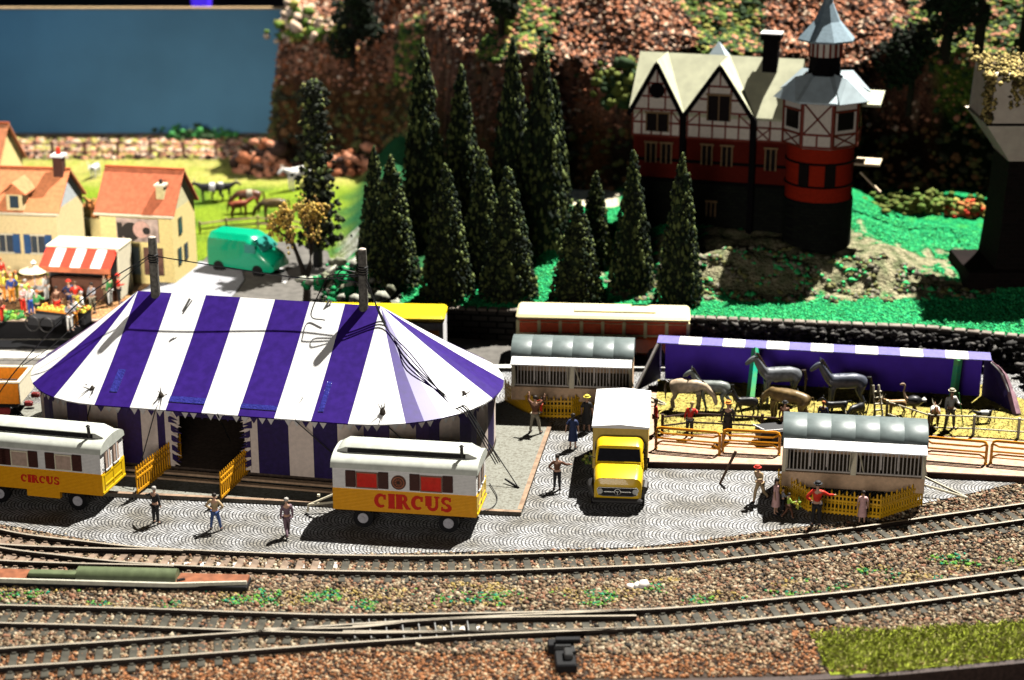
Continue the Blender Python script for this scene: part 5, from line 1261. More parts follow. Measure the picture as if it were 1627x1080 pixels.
hC, rC = house('house', 'yellow house mostly hidden behind the dormer house, only its gable edge showing', (G(-45, 330, 1).x, 118, 1.0), R(-10), 5, 4, 3.2, 5.6, hw2, tile, hw2)
p = T(150, 392); t = thing('garden_wall', 'low yellow wall with orange coping between the two houses', 'wall', p, R(-8))
MB().box((0, 0, .9), (1.7, .3, 1.8)).build('panel', hw2, t)
scatter('shrub', [(random.gauss(0, .35), random.gauss(.4, .2), 2.2+random.gauss(0, .35)) for _ in range(260)], .13, [M('shrub_orange', (.6, .22, .06), .8, .3), M('shrub_ochre', (.45, .3, .08), .8)], parent=t)

# market stall
p = G(136, 474, 1.0); ms = thing('market_stall', 'white snack stall with red and white striped awning', 'stall', p, R(-9))
MB().box((0, 1.9, 1.45), (4.1, .1, 2.7)).box((-2.0, 1.0, 1.45), (.1, 1.9, 2.7)).box((0, 1.0, .1), (4, 1.9, .2)).build('cabin_wall', white, ms)
MB().box((2.03, .95, 1.5), (.12, 2.0, 2.85)).build('side_wall', cream, ms)
MB().box((0, 1.05, 2.9), (4.25, 2.0, .14), bev=.04).build('roof', cream, ms)
mb = MB()
for k in range(7):
    x0 = -2.05+4.1*k/7; x1 = x0+4.1/7; q = [(x0-.12, -.95, 2.05), (x1-.12, -.95, 2.05), (x1, .1, 2.9), (x0, .1, 2.9)]
    mb.add(q+[(a, b, c-.05) for a, b, c in q], [(0, 1, 2, 3), (7, 6, 5, 4), (0, 4, 5, 1), (1, 5, 6, 2), (2, 6, 7, 3), (3, 7, 4, 0)], k % 2)
    q = [(x0-.12, -.95, 2.05), (x1-.12, -.95, 2.05), (x1-.12, -.97, 1.75), (x0-.12, -.97, 1.75)]; mb.add(q+[(a, b+.03, c) for a, b, c in q], [(3, 2, 1, 0), (4, 5, 6, 7)], 2)
mb.build('awning', [M('awning_red', (.66, .06, .03), .6, .1), white, M('awning_rust', (.55, .16, .07), .6, .25, 2)], ms)
MB().box((0, .0, .6), (3.9, .5, 1.15)).build('counter', M('counter_brown', (.12, .05, .03), .6), ms)
# green van
p = T(392, 432); gv = thing('delivery_van', 'bright green delivery van parked on the grey road', 'van', (p.x, p.y+.3, hf(p.x, p.y)), R(-24))
gm = M('van_green', (.0, .36, .18), .3, .05, coat=.4); mb = MB()
def vs_(w_, z0, z1, x, r=.3):
    return [(x, -w_/2, z0), (x, -w_/2, z0+(z1-z0)*.5), (x, -w_/2+.05, z1-r), (x, -w_/2+.05+r, z1), (x, w_/2-.05-r, z1), (x, w_/2-.05, z1-r), (x, w_/2, z0+(z1-z0)*.5), (x, w_/2, z0)]
mb.rings([vs_(*q) for q in ((1.8, .4, 2.1, -2.1), (2.0, .35, 2.3, -1.95), (2.0, .35, 2.35, .5), (2.0, .35, 2.2, .85), (1.95, .35, 1.45, 1.65), (1.85, .35, 1.25, 2.1), (1.7, .45, .9, 2.3))], 0, True)
mb.build('body', gm, gv, True)
q = [(.93, -.8, 2.1), (1.62, -.85, 1.5), (1.62, .85, 1.5), (.93, .8, 2.1)]; MB().add([(a+.04, b, c+.03) for a, b, c in q]+[(a+.0, b, c) for a, b, c in q], [(0, 1, 2, 3), (7, 6, 5, 4), (0, 4, 5, 1), (1, 5, 6, 2), (2, 6, 7, 3), (3, 7, 4, 0)]).build('windscreen', M('van_glass', (.03, .25, .2), .12), gv)
MB().box((.85, -1.0, 1.65), (.7, .04, .5)).build('side_window', M('van_glass', (.05, .5, .38)), gv)
for x in (-1.3, 1.3):
    for s in (-1, 1): mb = MB(); mb.disc_y((x, s*.9, .36), .36, .22, 16); mb.build('wheel', black, gv, True)
# pale pavement corner and road with arrow
def patch(name, pts, off, m):
    P = [T(x, y) for x, y in pts]; cx_ = sum((p.x for p in P))/len(P); vs = [(p.x, p.y, max(hf(p.x, p.y), 1.0)+off) for p in P]
    return tag(MB().prism([(p.x, p.y) for p in P], .5, 1.0+off).build(name, m), kind='structure')
ap = [G(x, y, 1.0) for x, y in ((300, 500), (560, 500), (520, 400), (460, 385), (345, 392), (300, 440))]
tag(MB().prism([(p.x, p.y) for p in ap], .5, 1.07).build('village_road', asphalt), kind='structure')
ap = [G(x, y, 1.0) for x, y in ((150, 520), (340, 505), (372, 470), (388, 448), (385, 434), (318, 418), (240, 455))]
tag(MB().prism([(p.x, p.y) for p in ap], .5, 1.14).build('village_pavement', M('pale_paving', (.34, .34, .36), .8, .15, 6)), kind='structure')
ap = [G(x, y, 1.08) for x, y in ((438, 420), (452, 428), (460, 440), (453, 450), (447, 447), (449, 438), (442, 430))]
tag(MB().prism([(p.x, p.y) for p in ap], 1.05, 1.09).build('road_marking', white), kind='structure')
# low brown rail fence between meadow and road
t = thing('pasture_fence', 'low tan rail fence between the meadow and the road behind the green van', 'fence', T(318, 372)); o_ = T(318, 372); pp = [T(x, y)-o_ for x, y in ((318, 372), (360, 366), (410, 362), (460, 366), (495, 372))]
for z in (.3, .65): MB().tube([p+Vector((0, 0, z)) for p in pp], .05, 5).build('rail', tan, t)
for p in pp: MB().box(p+Vector((0, 0, .4)), (.1, .1, .8)).build('post', tan, t)
t = thing('meadow_fence', 'long brown post and rail fence at the far side of the meadow', 'fence', T(10, 250)); o_ = T(10, 250); pp = [T(x, 250 + (x > 300)*2)-o_ for x in range(-20, 400, 52)]
for z in (.45, 1.0): MB().tube([p+Vector((0, 0, z)) for p in pp], .06, 5).build('rail', M('fence_brown', (.25, .1, .06), .8), t)
for p in pp: MB().box(p+Vector((0, 0, .6)), (.2, .2, 1.25)).build('post', M('fence_brown', (.25, .1, .06)), t)
# animals on the meadow
def TA(px, py, lab, rz, **k): return quad(lab, T(px, py), R(rz), **k)
TA(338, 322, 'black and white cow grazing on the far meadow', 5, kind='cow', mat=CL['black'], patch=CL['white'], head='level')
TA(352, 318, 'black cow with pale back standing beyond the spotted cow', 185, kind='cow', mat=CL['black'], patch=CL['white'], scale=.9, head='level')
TA(397, 338, 'brown horse with pale back on the meadow behind the van', 10, mat=hm('bay', (.16, .06, .03)), patch=CL['khaki'], head='down', scale=1.0)
TA(380, 346, 'small reddish foal in front of the brown horse', 200, mat=hm('red_bay', (.36, .09, .04)), scale=.75, head='level')
TA(437, 352, 'dark brown horse with lowered head beside the yellow leaved tree', 15, mat=hm('dark_bay', (.12, .08, .03)), head='down', scale=1.0)
TA(152, 282, 'tiny white sheep at the edge of the far meadow', 80, kind='goat', mat=CL['white'], scale=1.3, head='level', cat='sheep')
TA(478, 300, 'white and brown cow half hidden under the tall dark tree', 40, kind='cow', mat=CL['white'], scale=1.2, head='level')

# rocks
def rocks(name, lab, px, py, n, spread, size, mats, zs=.4, cat='rock'):
    p = T(px, py); t = scatter(name, [(random.gauss(0, spread[0]), random.gauss(0, spread[1]), abs(random.gauss(0, zs))) for _ in range(n)], size, mats, flat=.8, jitter=.3); t.location = p; return tag(t, lab, cat)
rocks('boulder', 'dark boulder with pinkish top at the end of the meadow fence', 415, 276, 150, (.8, .5), .42, [M('rock_dark', (.04, .02, .014), .9, .3), lit[1], lit[0]], .9)
rocks('boulder', 'pale grey rocky outcrop beside the yellow leaved tree', 560, 452, 260, (1.0, 1.3), .28, [M('rock_pale', (.42, .42, .34), .9, .3), M('rock_mid', (.22, .23, .15), .9, .3), M('turf_deep', (.01, .26, .08))], .3)
rocks('boulder', 'brownish pink boulder under the steep brown slope', 558, 276, 120, (.8, .5), .35, [lit[0], lit[1], M('rock_dark', (.1, .05, .035))], .6)
rocks('autumn_bush', 'yellow orange bush at the corner where the blue board ends', 487, 62, 160, (1.0, .7), .3, [M('bush_yellow', (.4, .38, .08)), M('litter_pale', (.72, .52, .36)), M('bush_green', (.12, .2, .03))], .9, 'bush')
rocks('olive_bush', 'olive green bush against the slope, left of the castle gable', 990, 165, 260, (.8, .6), .28, [M('bush_olive', (.14, .17, .03), .9, .3), M('bush_dark', (.03, .06, .02))], 1.1, 'bush')
rocks('garden_bush', 'low green hedge behind the right lawn', 1470, 335, 300, (1.6, .5), .2, [M('bush_olive', (.14, .17, .03)), M('bush_green', (.12, .2, .03))], .45, 'bush')
rocks('flower_bush', 'orange and red flowering bush right of the green hedge', 1540, 340, 200, (.7, .4), .16, [M('shrub_orange', (.6, .22, .06)), M('bush_yellow', (.4, .38, .08)), M('flower_red', (.7, .06, .02), .8)], .35, 'bush')
rocks('board_bush', 'small dark green bush at the foot of the blue board', 320, 222, 200, (1.2, .3), .22, [M('bush_dark', (.03, .06, .02)), M('moss_green', (.05, .24, .06))], .35, 'bush')

# ---------------- conifers
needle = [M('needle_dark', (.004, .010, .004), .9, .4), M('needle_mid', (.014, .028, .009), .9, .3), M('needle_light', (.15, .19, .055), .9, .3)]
bark = M('bark', (.05, .03, .02), .9, .4)
def conifer_proto(seed):
    random.seed(seed); pts = []; dirs = []
    n = 7000
    for _ in range(n):
        z = .04+.96*(1-math.sqrt(random.random())*.999); r0 = .215*(1-z)**.80+.014; a = random.uniform(0, 2*PI)
        layer = .76+.24*math.sin(z*60+2.5*math.sin(a*3+seed)); rr = r0*layer*random.uniform(.6, 1.05)*(1+.22*noise.noise(Vector((math.cos(a)*1.4, math.sin(a)*1.4, z*9+seed))))
        pts.append((rr*math.cos(a), rr*math.sin(a), z+.01*math.sin(a*5))); dirs.append((math.cos(a), math.sin(a), random.gauss(-.15, .4)))
    for _ in range(900):      # stray branch tips outside the cone
        z = .04+.92*(1-math.sqrt(random.random())); a = random.uniform(0, 2*PI); r0 = (.215*(1-z)**.80+.02)*random.uniform(1.0, 1.22)
        pts.append((r0*math.cos(a), r0*math.sin(a), z-.012)); dirs.append((math.cos(a), math.sin(a), -.3))
    return pts, dirs
protos = []
for sd in (11, 12, 13):
    pts, dirs = conifer_proto(sd)
    cr = scatter('crown', pts, .0165, needle, base=OCT, jitter=.3, dirs=dirs, weights=[.34, .33, .33]); me = cr.data; bpy.data.objects.remove(cr)
    core = MB(); core.lathe([(.185, .05), (.20, .09), (.165, .25), (.11, .55), (.047, .85), (.012, .985)], n=14); co = core.build('crown_core', needle[0]); cm = co.data; bpy.data.objects.remove(co)  # solid core, widened to block light from the crown's near side
    tk = MB(); tk.lathe([(.028, -.05), (.022, .1), (.016, .2)], n=8); to = tk.build('trunk', bark); tm = to.data; bpy.data.objects.remove(to)
    protos.append((me, cm, tm))
random.seed(99)
def conifer(px, py, topy, halfw, label, k, zoff=0):
    p = T(px, py); s_ = F/(p.y*math.cos(PITCH)+(H-p.z)*math.sin(PITCH)); hh = (py-topy)/s_/math.cos(PITCH); 
    t = thing('conifer', label, 'conifer', (p.x, p.y, p.z-.1), random.uniform(0, 6), 'dark conifers on the bank'); w_ = halfw*(.72 if topy > 200 else .64)/s_/.20
    t.scale = (w_, w_, hh)
    for nm, me in zip(('crown', 'crown_core', 'trunk'), protos[k % 3]): o = bpy.data.objects.new(nm, me); C.objects.link(o); o.parent = t
for i, q in enumerate([(625, 452, 250, 47, 'conifer at the left end of the front row, behind the yellow trailer'), (711, 474, 264, 46, 'slender tipped conifer standing above the right end of the yellow trailer'), (808, 474, 270, 50, 'broad conifer in the front row between trailer and bus'), (768, 440, 243, 40, 'conifer squeezed just behind the broad one between trailer and bus'),
     (917, 480, 320, 46, 'shortest broad conifer right above the cream bus roof'), (1003, 462, 245, 38, 'column shaped conifer with rounded top, behind the bus'), (1078, 482, 248, 40, 'conifer in front of the castle, rightmost of the front row'), (945, 420, 274, 32, 'small narrow conifer in front of the cream path'),
     (598, 430, 238, 34, 'conifer with a double tip behind the leftmost one'), (676, 380, 75, 52, 'very tall dark conifer against the brown slope, leftmost of the back row'), (735, 372, 112, 46, 'tall conifer second in the back row, with a thin pointed top'), (815, 392, 75, 50, 'very tall black conifer in the middle of the back row'),
     (860, 400, 82, 54, 'very tall conifer with light green edge at the end of the back row'), (880, 360, 135, 36, 'thin conifer peeping out behind the tall one at the end of the back row')]): conifer(*q, i)
# tall thin dark tree with sparse leaves beside the board
p = T(505, 425); t = thing('sparse_tree', 'tall thin black tree with sparse green leaf tufts at the edge of the meadow', 'tree', p)
s_ = 27.5; hh = 285/s_/.95
MB().tube([(0, 0, -.2), (.1, 0, hh*.5), (.15, 0, hh)], [.3, .25, .1], 8).build('trunk', black, t)
pts = [(random.gauss(.1, .55*(1-.5*(z/hh))), random.gauss(0, .5), z) for z in [random.uniform(hh*.12, hh) for _ in range(1700)]]
scatter('crown', pts, .16, [M('leaf_black', (.012, .016, .008), .9), M('leaf_olive', (.08, .11, .03), .9), M('leaf_pale', (.32, .34, .1), .9)], base=OCT, parent=t, weights=[.74, .18, .08])
# autumn tree
p = G(487, 482, 1.0); t = thing('autumn_tree', 'small tree with black forked trunk and golden yellow foliage', 'tree', p, 0)
mb = MB(); tips = []
def br(a, d, l, r, k):
    b = a+d*l; mb.tube([a, a.lerp(b, .5)+Vector((random.gauss(0, .05), random.gauss(0, .05), 0)), b], [r, r*.85, r*.65], 6)
    if k == 0: tips.append(b); return
    for _ in range(2 if k > 1 else 3): br(b, (d+Vector((random.gauss(0, .45), random.gauss(0, .45), random.uniform(-.05, .35)))).normalized(), l*.72, r*.62, k-1)
    if k < 3: tips.append(b)
br(Vector((0, 0, -.1)), Vector((0, 0, 1)), 1.6, .34, 0); tips.clear()
for dx in (-.42, .3): br(Vector((0, 0, 1.4)), Vector((dx, random.gauss(0, .2), 1)).normalized(), 1.55, .22, 3)
mb.build('trunk', M('trunk_black', (.02, .014, .01), .9), t)
pts = [(q.x+random.gauss(0, .24), q.y+random.gauss(0, .24), q.z+random.gauss(0, .26)) for q in tips for _ in range(24)]
t.scale = (.72, .72, 1.0)
scatter('crown', pts, .11, [M('leaf_gold', (.55, .33, .05), .8, .3), M('leaf_ochre', (.3, .17, .04), .8, .3), M('leaf_sun', (.7, .5, .12), .8, .3)], base=OCT, parent=t)
# dark trees high on the right slope
def darktree(px, py, h, r, lab, bare=False):
    p = T(px, py); t = thing('bare_trunk_tree' if bare else 'round_tree', lab, 'tree', p, 0, None)
    MB().tube([(0, 0, -.5), (.15, 0, h*.5), (-.25, 0, h)], [.42 if bare else .22, .3 if bare else .2, .22 if bare else .12], 8).build('trunk', M('trunk_black', (.02, .014, .01)), t)
    c = [Vector((random.gauss(0, r*.35), random.gauss(0, r*.3), h*(.95 if bare else .62)+random.gauss(0, r*.4))) for _ in range(9)]
    pts = [c[i % 9]+Vector((random.gauss(0, 1), random.gauss(0, 1), random.gauss(0, 1))).normalized()*r*.55*random.random()**.3 for i in range(1800)]
    scatter('crown', pts, .13, [M('leaf_black', (.012, .016, .008)), needle[0], needle[1]], base=OCT, parent=t, weights=[.5, .3, .2])
darktree(1442, 190, 5.4, 2.0, 'round almost black tree on the slope, right of the castle spire'); darktree(1552, 92, 5.5, 1.6, 'tree with thick black leaning trunk above the stone pier', True); darktree(1622, 100, 6, 1.5, 'black trunk cut by the picture edge above the stone pier', True); darktree(1500, 92, 4.2, 1.6, 'slim trunked tree just beyond the round black tree', True)
darktree(560, 110, 5.0, 1.9, 'dark leafy tree at the head of the brown slope'); darktree(795, 60, 4.2, 1.2, 'green black tree between the two rocky slopes', False)

# ---------------- castle
cp_ = G(1157, 385, 2.9); cas = thing('castle', 'half timbered castle with red brick storey, pale roofs and an octagonal corner tower with spire', 'castle', (cp_.x, cp_.y+.5, 2.9), R(-16))
pw = M('plaster', (.93, .84, .72), .8, .06); bk = bricks('red_brick_shaded', (.14, .014, .007), (.10, .01, .006), (.2, .03, .02), 3.0, .5, .25, .02, .3); stn = bricks('castle_stone', (.018, .021, .015), (.012, .013, .011), (.01, .01, .01), 1.6, .6, .3, .03, .8)  # facade brick darkened, its shade is put into the colour
beam = M('beam_red', (.20, .028, .015), .6, .15); rfm = M('castle_roof', (.62, .62, .42), .6, .10, 1.5); rft = M('tower_roof', (.60, .72, .76), .45, .08, 2); cdk = M('castle_dark', (.006, .005, .006), .8, spec=.05)
D_ = 5.0; X0c, X1c = -5.7, 3.3
MB().prism([(X0c, 0), (X1c, 0), (X1c, D_), (X0c, D_)], -.6, 3.3).build('stone_base', stn, cas)
MB().prism([(X0c+.05, .05), (X1c, .05), (X1c, D_), (X0c+.05, D_)], 3.3, 5.9).build('brick_storey', bk, cas)
MB().prism([(X0c, -.05), (X1c, -.05), (X1c, D_), (X0c, D_)], 5.9, 7.4).build('timber_storey', pw, cas)
MB().box(((X0c+X1c)/2, -.02, 4.5), (X1c-X0c, .14, .16)).box(((X0c+X1c)/2, -.0, 3.35), (X1c-X0c, .2, .18)).build('string_course', cdk, cas)
gab = [(-5.7, -2.85), (-2.55, 1.2)]
mbp = MB(); mbb = MB()
for a, b in gab:
    c = (a+b)/2; hg = 10.0
    q = [(a, -.25, 5.9), (b, -.25, 5.9), (b, -.25, 7.4), (c, -.25, hg), (a, -.25, 7.4)]; mbp.add(q+[(x, y+.6, z) for x, y, z in q], [(0, 1, 2, 3, 4), (9, 8, 7, 6, 5), (0, 5, 6, 1), (1, 6, 7, 2), (4, 9, 5, 0)])
    w_ = b-a
    def bm(x0, z0, x1, z1, t_=.11, y=-.28):
        v = Vector((x1-x0, 0, z1-z0)); mbb.box(((x0+x1)/2, y, (z0+z1)/2), (v.length, .09, t_), ry=-math.atan2(v.z, v.x))
    for z in (5.95, 6.7, 7.45): bm(a, z, b, z)
    bm(a+w_*.2, 8.2, b-w_*.2, 8.2); bm(a+w_*.33, 8.95, b-w_*.33, 8.95)
    for u_ in (0.02, .2, .4, .6, .8, .98): bm(a+w_*u_, 5.9, a+w_*u_, 7.45 if u_ in (.02, .98) else 7.45, .09, -.275)
    for u_ in (.33, .67): bm(a+w_*u_, 7.4, a+w_*u_, 8.9, .09, -.272)
    bm(a+.05, 6.75, a+w_*.2, 7.4, .08, -.27); bm(b-.05, 6.75, b-w_*.2, 7.4, .08, -.27); bm(c, 8.95, c, 9.8, .08, -.27)
bmx = lambda *k: bm(*k)
for z in (5.95, 6.7, 7.35): mbb.box((2.25, -.08, z), (2.0, .09, .1))
for x in (1.4, 2.2, 3.1): mbb.box((x, -.085, 6.65), (.1, .08, 1.4))
for s in (-1, 1): mbb.box((1.8, -.09, 6.32), (.95, .05, .08), ry=s*.7)
mbp.build('front_gable', pw, cas); mbb.build('timber_frame', beam, cas)
def gw(x, y, z, w_, h_, lab='window'):
    o = MB().box((x, y, z), (w_, .12, h_)).build(lab, M('castle_glass', (.012, .008, .008), .6, spec=.05), cas); MB().box((x, y-.05, z+h_/2), (w_+.2, .14, .1)).box((x-.0, y-.06, z), (.06, .08, h_)).box((x-w_/2, y-.06, z), (.07, .08, h_)).box((x+w_/2, y-.06, z), (.07, .08, h_)).build('frame', M('frame_ochre', (.3, .18, .08), .6), o)
for x, y, z, w_, h_ in ((-4.2, -.3, 6.75, 1.3, 1.1), (-.7, -.3, 7.75, 1.3, 1.5), (-1.35, .0, 4.95, .6, 1.2), (-.2, .0, 4.95, .6, 1.2), (2.3, .0, 4.9, .6, 1.3), (-4.6, .0, 4.9, .6, 1.2), (-3.7, .0, 4.9, .6, 1.2), (-1.0, -.03, 1.8, .5, .9)): gw(x, y, z, w_, h_)
mb = MB(); mb.disc_y((-4.28, -.3, 8.55), .45, .1, 16); mb.build('round_window', cdk, cas)
# roofs
def slabq(mb, q, t_=.14): mb.add(list(q)+[(a, b, c+t_) for a, b, c in q], [(3, 2, 1, 0), (4, 5, 6, 7), (0, 1, 5, 4), (1, 2, 6, 5), (2, 3, 7, 6), (3, 0, 4, 7)])
mb = MB(); slabq(mb, [(X0c-.2, -.3, 7.15), (X1c+.3, -.3, 7.15), (X1c+.3, D_/2, 10.1), (X0c-.2, D_/2, 10.1)]); slabq(mb, [(X1c+.3, D_+.3, 7.15), (X0c-.2, D_+.3, 7.15), (X0c-.2, D_/2, 10.1), (X1c+.3, D_/2, 10.1)])
for a, b in gab:
    c = (a+b)/2; ov = .12
    slabq(mb, [(a-ov, -.6, 7.25), (c, -.6, 10.15), (c, 2.6, 10.15), (a-ov, 1.2, 7.25)][::-1]); slabq(mb, [(c, -.6, 10.15), (b+ov, -.6, 7.25), (b+ov, 1.2, 7.25), (c, 2.6, 10.15)][::-1])
rf = mb.build('roof', rfm, cas)
mb = MB()
for a, b in gab:
    c = (a+b)/2
    for x0, x1 in ((a-.15, c), (b+.15, c)):
        v = Vector((x1-x0, 0, 2.95)); mb.box(((x0+x1)/2, -.62, 8.62), (v.length, .1, .26), ry=-math.atan2(v.z, v.x))
mb.build('bargeboard', cdk, rf)
for x in (-2.7, 1.3): MB().box((x, -.35, 3.5), (.32, .5, 7.6)).build('buttress', cdk, cas)
MB().lathe([(.9, 0), (.05, .9)], (-1.5, 3.6, 9.9), 4, 0, PI/4).build('rear_turret', rft, rf)
ch = MB().box((1.75, 2.2, 10.2), (.85, .8, 2.8)).box((1.75, 2.2, 11.5), (1.15, 1.05, .3)).build('chimney', cdk, rf); MB().box((1.75, 2.2, 11.7), (1.2, 1.1, .06)).build('cap', white, ch)
# tower
tx, ty = 5.1, -.3; O8 = lambda r, z: (r, z)
MB().lathe([(1.95, -.9), (1.95, 3.1)], (tx, ty, 0), 20).build('tower_base', stn, cas, True)
MB().lathe([(1.88, 3.1), (1.88, 6.1)], (tx, ty, 0), 20).build('tower_brick', bricks('red_brick_lit', (.55, .035, .012), (.45, .028, .01), (.25, .03, .01), 3.0, .5, .25, .02, .3), cas, True)  # brighter copy of the facade brick, the tower's light put into colour
mb = MB(); mb.lathe([(1.93, 0), (1.97, .05), (1.93, .12)], (tx, ty, 3.9), 20); mb.lathe([(1.93, 0), (1.97, .05), (1.93, .12)], (tx, ty, 5.2), 20); mb.build('tower_band', cdk, cas)
MB().lathe([(1.7, 6.0), (2.2, 6.2), (2.2, 8.8)], (tx, ty, 0), 8, 0, PI/8).build('tower_timber', pw, cas)
mb = MB(); ap8 = 2.2*math.cos(PI/8); sd8 = 2*2.2*math.sin(PI/8)
gl = MB()
for k in range(8):
    a = k*PI/4; n_ = Vector((math.cos(a), math.sin(a), 0)); tv = Vector((-n_.y, n_.x, 0)); c = Vector((tx, ty, 0))+n_*(ap8+.02); rz_ = a+PI/2
    for z in (6.25, 6.95, 8.7): mb.box(c+Vector((0, 0, z)), (sd8, .08, .12), rz=rz_)
    for s in (-1, 1): mb.box(c+tv*s*sd8*.48+Vector((0, 0, 7.5)), (.13, .1, 2.5), rz=rz_)
    if k % 2 == 1:
        MB().box(c+Vector((0, 0, 7.7)), (sd8*.62, .09, 1.0), rz=rz_).build('window', M('castle_glass', (.03, .02, .02)), cas); mb.box(c+Vector((0, 0, 8.25)), (sd8*.8, .14, .12), rz=rz_)
    for s in (-1, 1):
        zc, dz = (6.6, .33) if k % 2 == 1 else (7.82, .85); A_ = c+tv*s*sd8*.45+Vector((0, 0, zc-dz)); B_ = c-tv*s*sd8*.45+Vector((0, 0, zc+dz)); mb.tube([A_+n_*.02*s, B_+n_*.02*s], .05, 4)
    if k % 2 == 0: mb.box(c+Vector((0, 0, 6.6)), (.1, .09, .7), rz=rz_)
mb.build('tower_frame', beam, cas); 
for k in (4, 6, 7):
    a = k*PI/4-.35; n_ = Vector((math.cos(a), math.sin(a), 0)); MB().box(Vector((tx, ty, 4.65))+n_*1.87, (.6, .14, 1.3), rz=a+PI/2).build('window', M('castle_glass', (.03, .02, .02)), cas)
mb = MB(); mb.lathe([(2.65, 8.72), (2.65, 8.82), (1.1, 10.0)], (tx, ty, 0), 8, 0, PI/8)
for k in range(1, 8, 2):
    a = k*PI/4; n_ = Vector((math.cos(a), math.sin(a), 0)); tv = Vector((-n_.y, n_.x, 0)); b_ = Vector((tx, ty, 0))
    q = [b_+n_*2.7+tv*1.0+Vector((0, 0, 8.8)), b_+n_*2.7-tv*1.0+Vector((0, 0, 8.8)), b_+n_*2.0+Vector((0, 0, 10.0)), b_+n_*.8+Vector((0, 0, 10.1))]; mb.add(q, [(1, 0, 2), (0, 3, 2), (3, 1, 2)])
tr_ = mb.build('tower_roof', rft, cas)
MB().lathe([(1.45, 9.6), (.95, 10.0), (.85, 11.0)], (tx, ty, 0), 8, 0, PI/8).build('lantern_base', cdk, cas)
MB().lathe([(.88, 11.0), (.88, 11.9)], (tx, ty, 0), 8, 0, PI/8).build('lantern', pw, cas)
mb = MB()
for k in range(16): a = PI/8+k*PI/8; mb.box((tx+.88*math.cos(a), ty+.88*math.sin(a), 11.45), (.1, .1, .9), rz=a)
mb.build('lantern_frame', beam, cas)
MB().lathe([(1.6, 11.85), (1.6, 11.95), (.75, 12.9), (.28, 13.9), (.04, 15.9)], (tx, ty, 0), 8, 0, PI/8).build('spire', M('spire_slate', (.28, .38, .44), .5), cas)
MB().box((7.7, .5, 5.0), (1.4, 1.6, .12)).box((7.9, .3, 3.9), (1.6, .25, .1), ry=.75).build('balcony', M('balcony_wood', (.75, .6, .4), .7), cas)
MB().box((7.3, 1.5, 8.4), (1.8, 2.4, .15), rx=.15).build('annexe_roof', rfm, cas)

# ---------------- stone pier on the right
pr = thing('stone_pier', 'tall cream topped stone pier with flared waist and mossy crest at the picture edge', 'pier', (G(1640, 500, 1.4).x+.75, 101.5, 1.4), R(0))
pc_ = M('pier_cream', (.95, .82, .66), .8, .08, 2); pd = bricks('pier_stone_shaded', (.018, .012, .011), (.012, .009, .008), (.02, .015, .015), 1.4, .7, .35, .03, .6)  # shaft stone near black, the shadow on it is put into the colour
def sq(mb, prof, mi=0): mb.rings([[(sx*a, sy*b, z) for sx, sy in ((-1, -1), (1, -1), (1, 1), (-1, 1))] for a, b, z in prof], mi, True)
mb = MB(); sq(mb, [(3.7, 2.6, -1.0), (3.6, 2.5, .2), (3.4, 2.4, 1.3), (1.9, 2.0, 1.4), (1.75, 1.9, 3.2), (1.55, 1.7, 7.4)]); mb.build('shaft', pd, pr)
mb = MB(); sq(mb, [(1.6, 1.75, 7.4), (1.7, 1.8, 7.6), (3.1, 2.5, 9.5), (3.15, 2.55, 9.55)]); mb.build('flared_waist', pc_, pr)
mb = MB(); sq(mb, [(2.95, 2.4, 9.56), (2.8, 2.35, 12.2)]); mb.build('parapet', pc_, pr)
MB().box((0, -2.5, 9.56), (6.3, .2, .1)).build('ledge', cdk, pr)
pts = [(random.uniform(-3.1, 3.1), random.gauss(0, 1.6), 12.3+random.gauss(0, .14)) for _ in range(1300)] + [(-3.05+random.gauss(0, .12), random.uniform(-2.6, -1.5), 12.2-random.random()**1.6*2.6) for _ in range(260)] + [(random.uniform(-2.0, 1.5), -2.5+random.gauss(0, .1), 12.2-random.random()**2*2.0*ss(-.9, .8, xx)) for xx in [random.uniform(-2.4, 1) for _ in range(10)] for _ in range(90)]
scatter('moss_crest', pts, .12, [M('crest_straw', (.62, .47, .16), .9, .3), M('crest_olive', (.2, .16, .05), .9, .3), M('crest_brown', (.1, .07, .03), .9, .3)], base=OCT, parent=pr, weights=[.6, .25, .15])

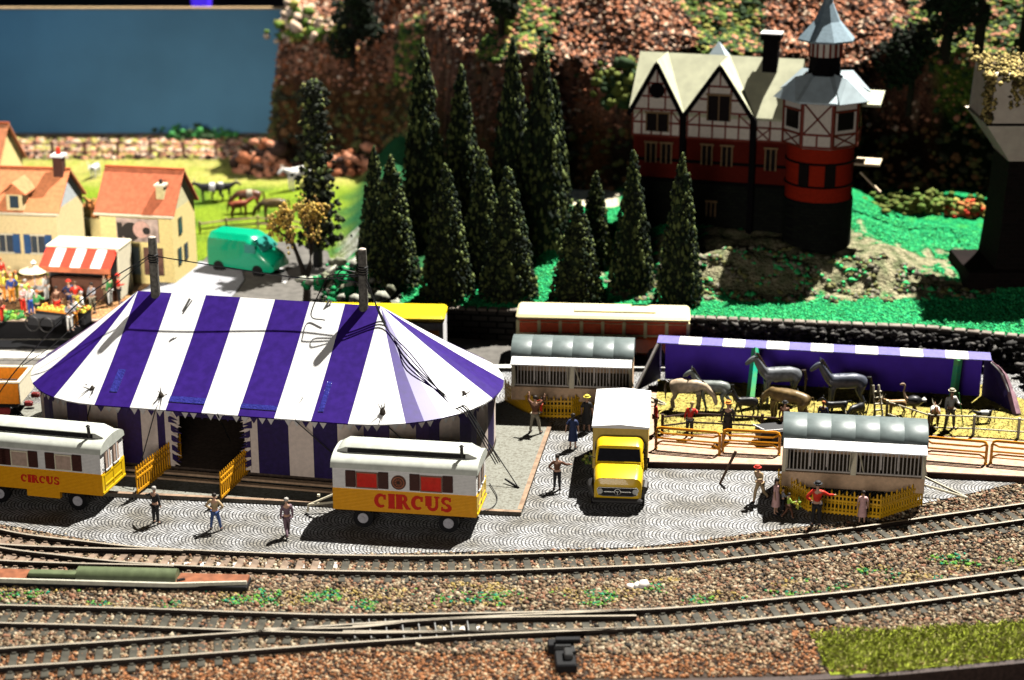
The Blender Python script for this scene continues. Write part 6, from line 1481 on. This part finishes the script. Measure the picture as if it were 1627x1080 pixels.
# ---------------- crowd at the snack stall
cols_ = [('red', 'yellow'), ('orange', 'white'), ('white', 'orange'), ('blue', 'orange'), ('yellow', 'brown'), ('lime', 'white'), ('green', 'black'), ('navy', 'black'), ('red', 'orange'), ('grey', 'khaki'), ('brown', 'khaki'), ('pink', 'blue')]
spec = [(4, 455, 'red', 'yellow', 'person in red at the left edge of the crowd'), (8, 478, 'yellow', 'orange', 'person in yellow and orange in front of the one in red'), (18, 470, 'orange', 'orange', 'person all in orange standing between two pale dressed visitors'), (20, 482, 'blue', 'orange', 'visitor in blue top and orange trousers'),
        (28, 476, 'yellow', 'yellow', 'visitor in light yellow clothes beside the one in blue'), (43, 490, 'lime', 'white', 'visitor in lime top and white trousers'), (38, 499, 'pink', 'red', 'visitor in pink and red near the open orange ground'), (50, 500, 'white', 'blue', 'visitor in white top and blue trousers behind the bench'),
        (62, 508, 'green', 'black', 'visitor in green sweater holding a pale tray'), (112, 492, 'navy', 'navy', 'man in dark blue coat with red cap at the stall'), (122, 494, 'red', 'yellow', 'person in red jacket beside the man in dark blue'), (148, 496, 'grey', 'khaki', 'person in grey shirt and khaki trousers at the stall'),
        (168, 480, 'khaki', 'tan', 'person in khaki jacket at the right corner of the stall'), (176, 484, 'green', 'white', 'person in green and white at the right corner of the stall'), (190, 482, 'red', 'black', 'person in dark clothes and red hat beyond the tent roof'), (92, 502, 'brown', 'red', 'seated person in brown at the long bench'),
        (120, 520, 'white', 'orange', 'person in white and orange in front of the bench'), (112, 526, 'grey', 'white', 'person in grey nearest the striped tent roof'), (4, 512, 'brown', 'red', 'person in brown standing at the open left side of the square'), (132, 510, 'white', 'orange', 'person in pale top sitting at the yellow table'), (75, 478, 'white', 'white', 'small pale figure under the stall awning edge')]
for i, (px, py, a, b, lab) in enumerate(spec):
    person(lab, G(px, py, 1.03), random.uniform(0, 6), sh=a, tr=b, hair=random.choice(['dark', 'brown', 'blond', 'ginger', 'grey']), la=random.choice(['down', 'fwd', 'hips']), ra=random.choice(['down', 'fwd', 'down']), legs='stand', hat='red' if ('cap' in lab or 'red hat' in lab) else None, scale=.95, group='visitors at the snack stall')
p = G(58, 478, 1.03); t = thing('parasol_table', 'round table under a cream parasol left of the snack stall', 'table', p)
MB().lathe([(.03, 0), (.03, 2.0)], n=6).build('pole', white, t); MB().lathe([(.8, 1.7), (.82, 1.74), (.3, 1.95), (.02, 2.05)], n=12).build('parasol', M('parasol_cream', (.8, .62, .4), .7), t); MB().lathe([(.5, .7), (.5, .75)], n=14).build('table_top', white, t); MB().lathe([(.02, -.13), (.17, 0), (.02, .16)], (0, 0, 2.2), 10).build('finial', white, t)
for px, py, lab, c in ((90, 512, 'long dark bench table with orange food in the middle of the crowd', 'orange'), (130, 512, 'small round yellow table beside the striped tent roof', 'yellow')):
    p = G(px, py, 1.03); t = thing('food_table', lab, 'table', p, R(-20)); L_ = 1.9 if c == 'orange' else .9
    MB().box((0, 0, .72), (L_, .8, .08)).build('table_top', CL['orange'] if c == 'orange' else CL['yellow'], t); MB().box((0, 0, .35), (L_-.1, .7, .68)).build('side', CL['black'], t)
    scatter('food', [(random.uniform(-L_/2, L_/2), random.uniform(-.35, .35), .8) for _ in range(50)], .07, [CL['red'], CL['yellow'], CL['orange'], CL['lime']], parent=t)
p = G(72, 523, 1.03); t = thing('wheeled_cart', 'dark two wheeled cart in front of the bench', 'cart', p, R(-15))
MB().box((0, 0, .5), (1.6, .7, .4)).build('tub', CL['black'], t)
for x in (-.5, .3):
    N = 14; MB().tube([(x+.4*math.cos(2*PI*k/N), -.42, .4+.4*math.sin(2*PI*k/N)) for k in range(N+1)], .04, 5, cap=False).build('wheel', dark, t)
rocks('corner_bush', 'small green bush at the left front corner of the orange square', 5, 530, 120, (.5, .25), .13, [M('moss_light', (.16, .36, .04)), M('moss_green', (.05, .24, .06))], .2, 'bush')
t = thing('terrace_wall', 'low black wall along the front of the orange square', 'wall', (-24, 95.9, 0))
MB().box((0, 0, .5), (36, .16, 1.02)).build('wall_face', black, t); MB().box((0, -.02, 1.04), (36, .3, .06)).build('coping', M('terrace_coping', (.4, .3, .22), .8), t)
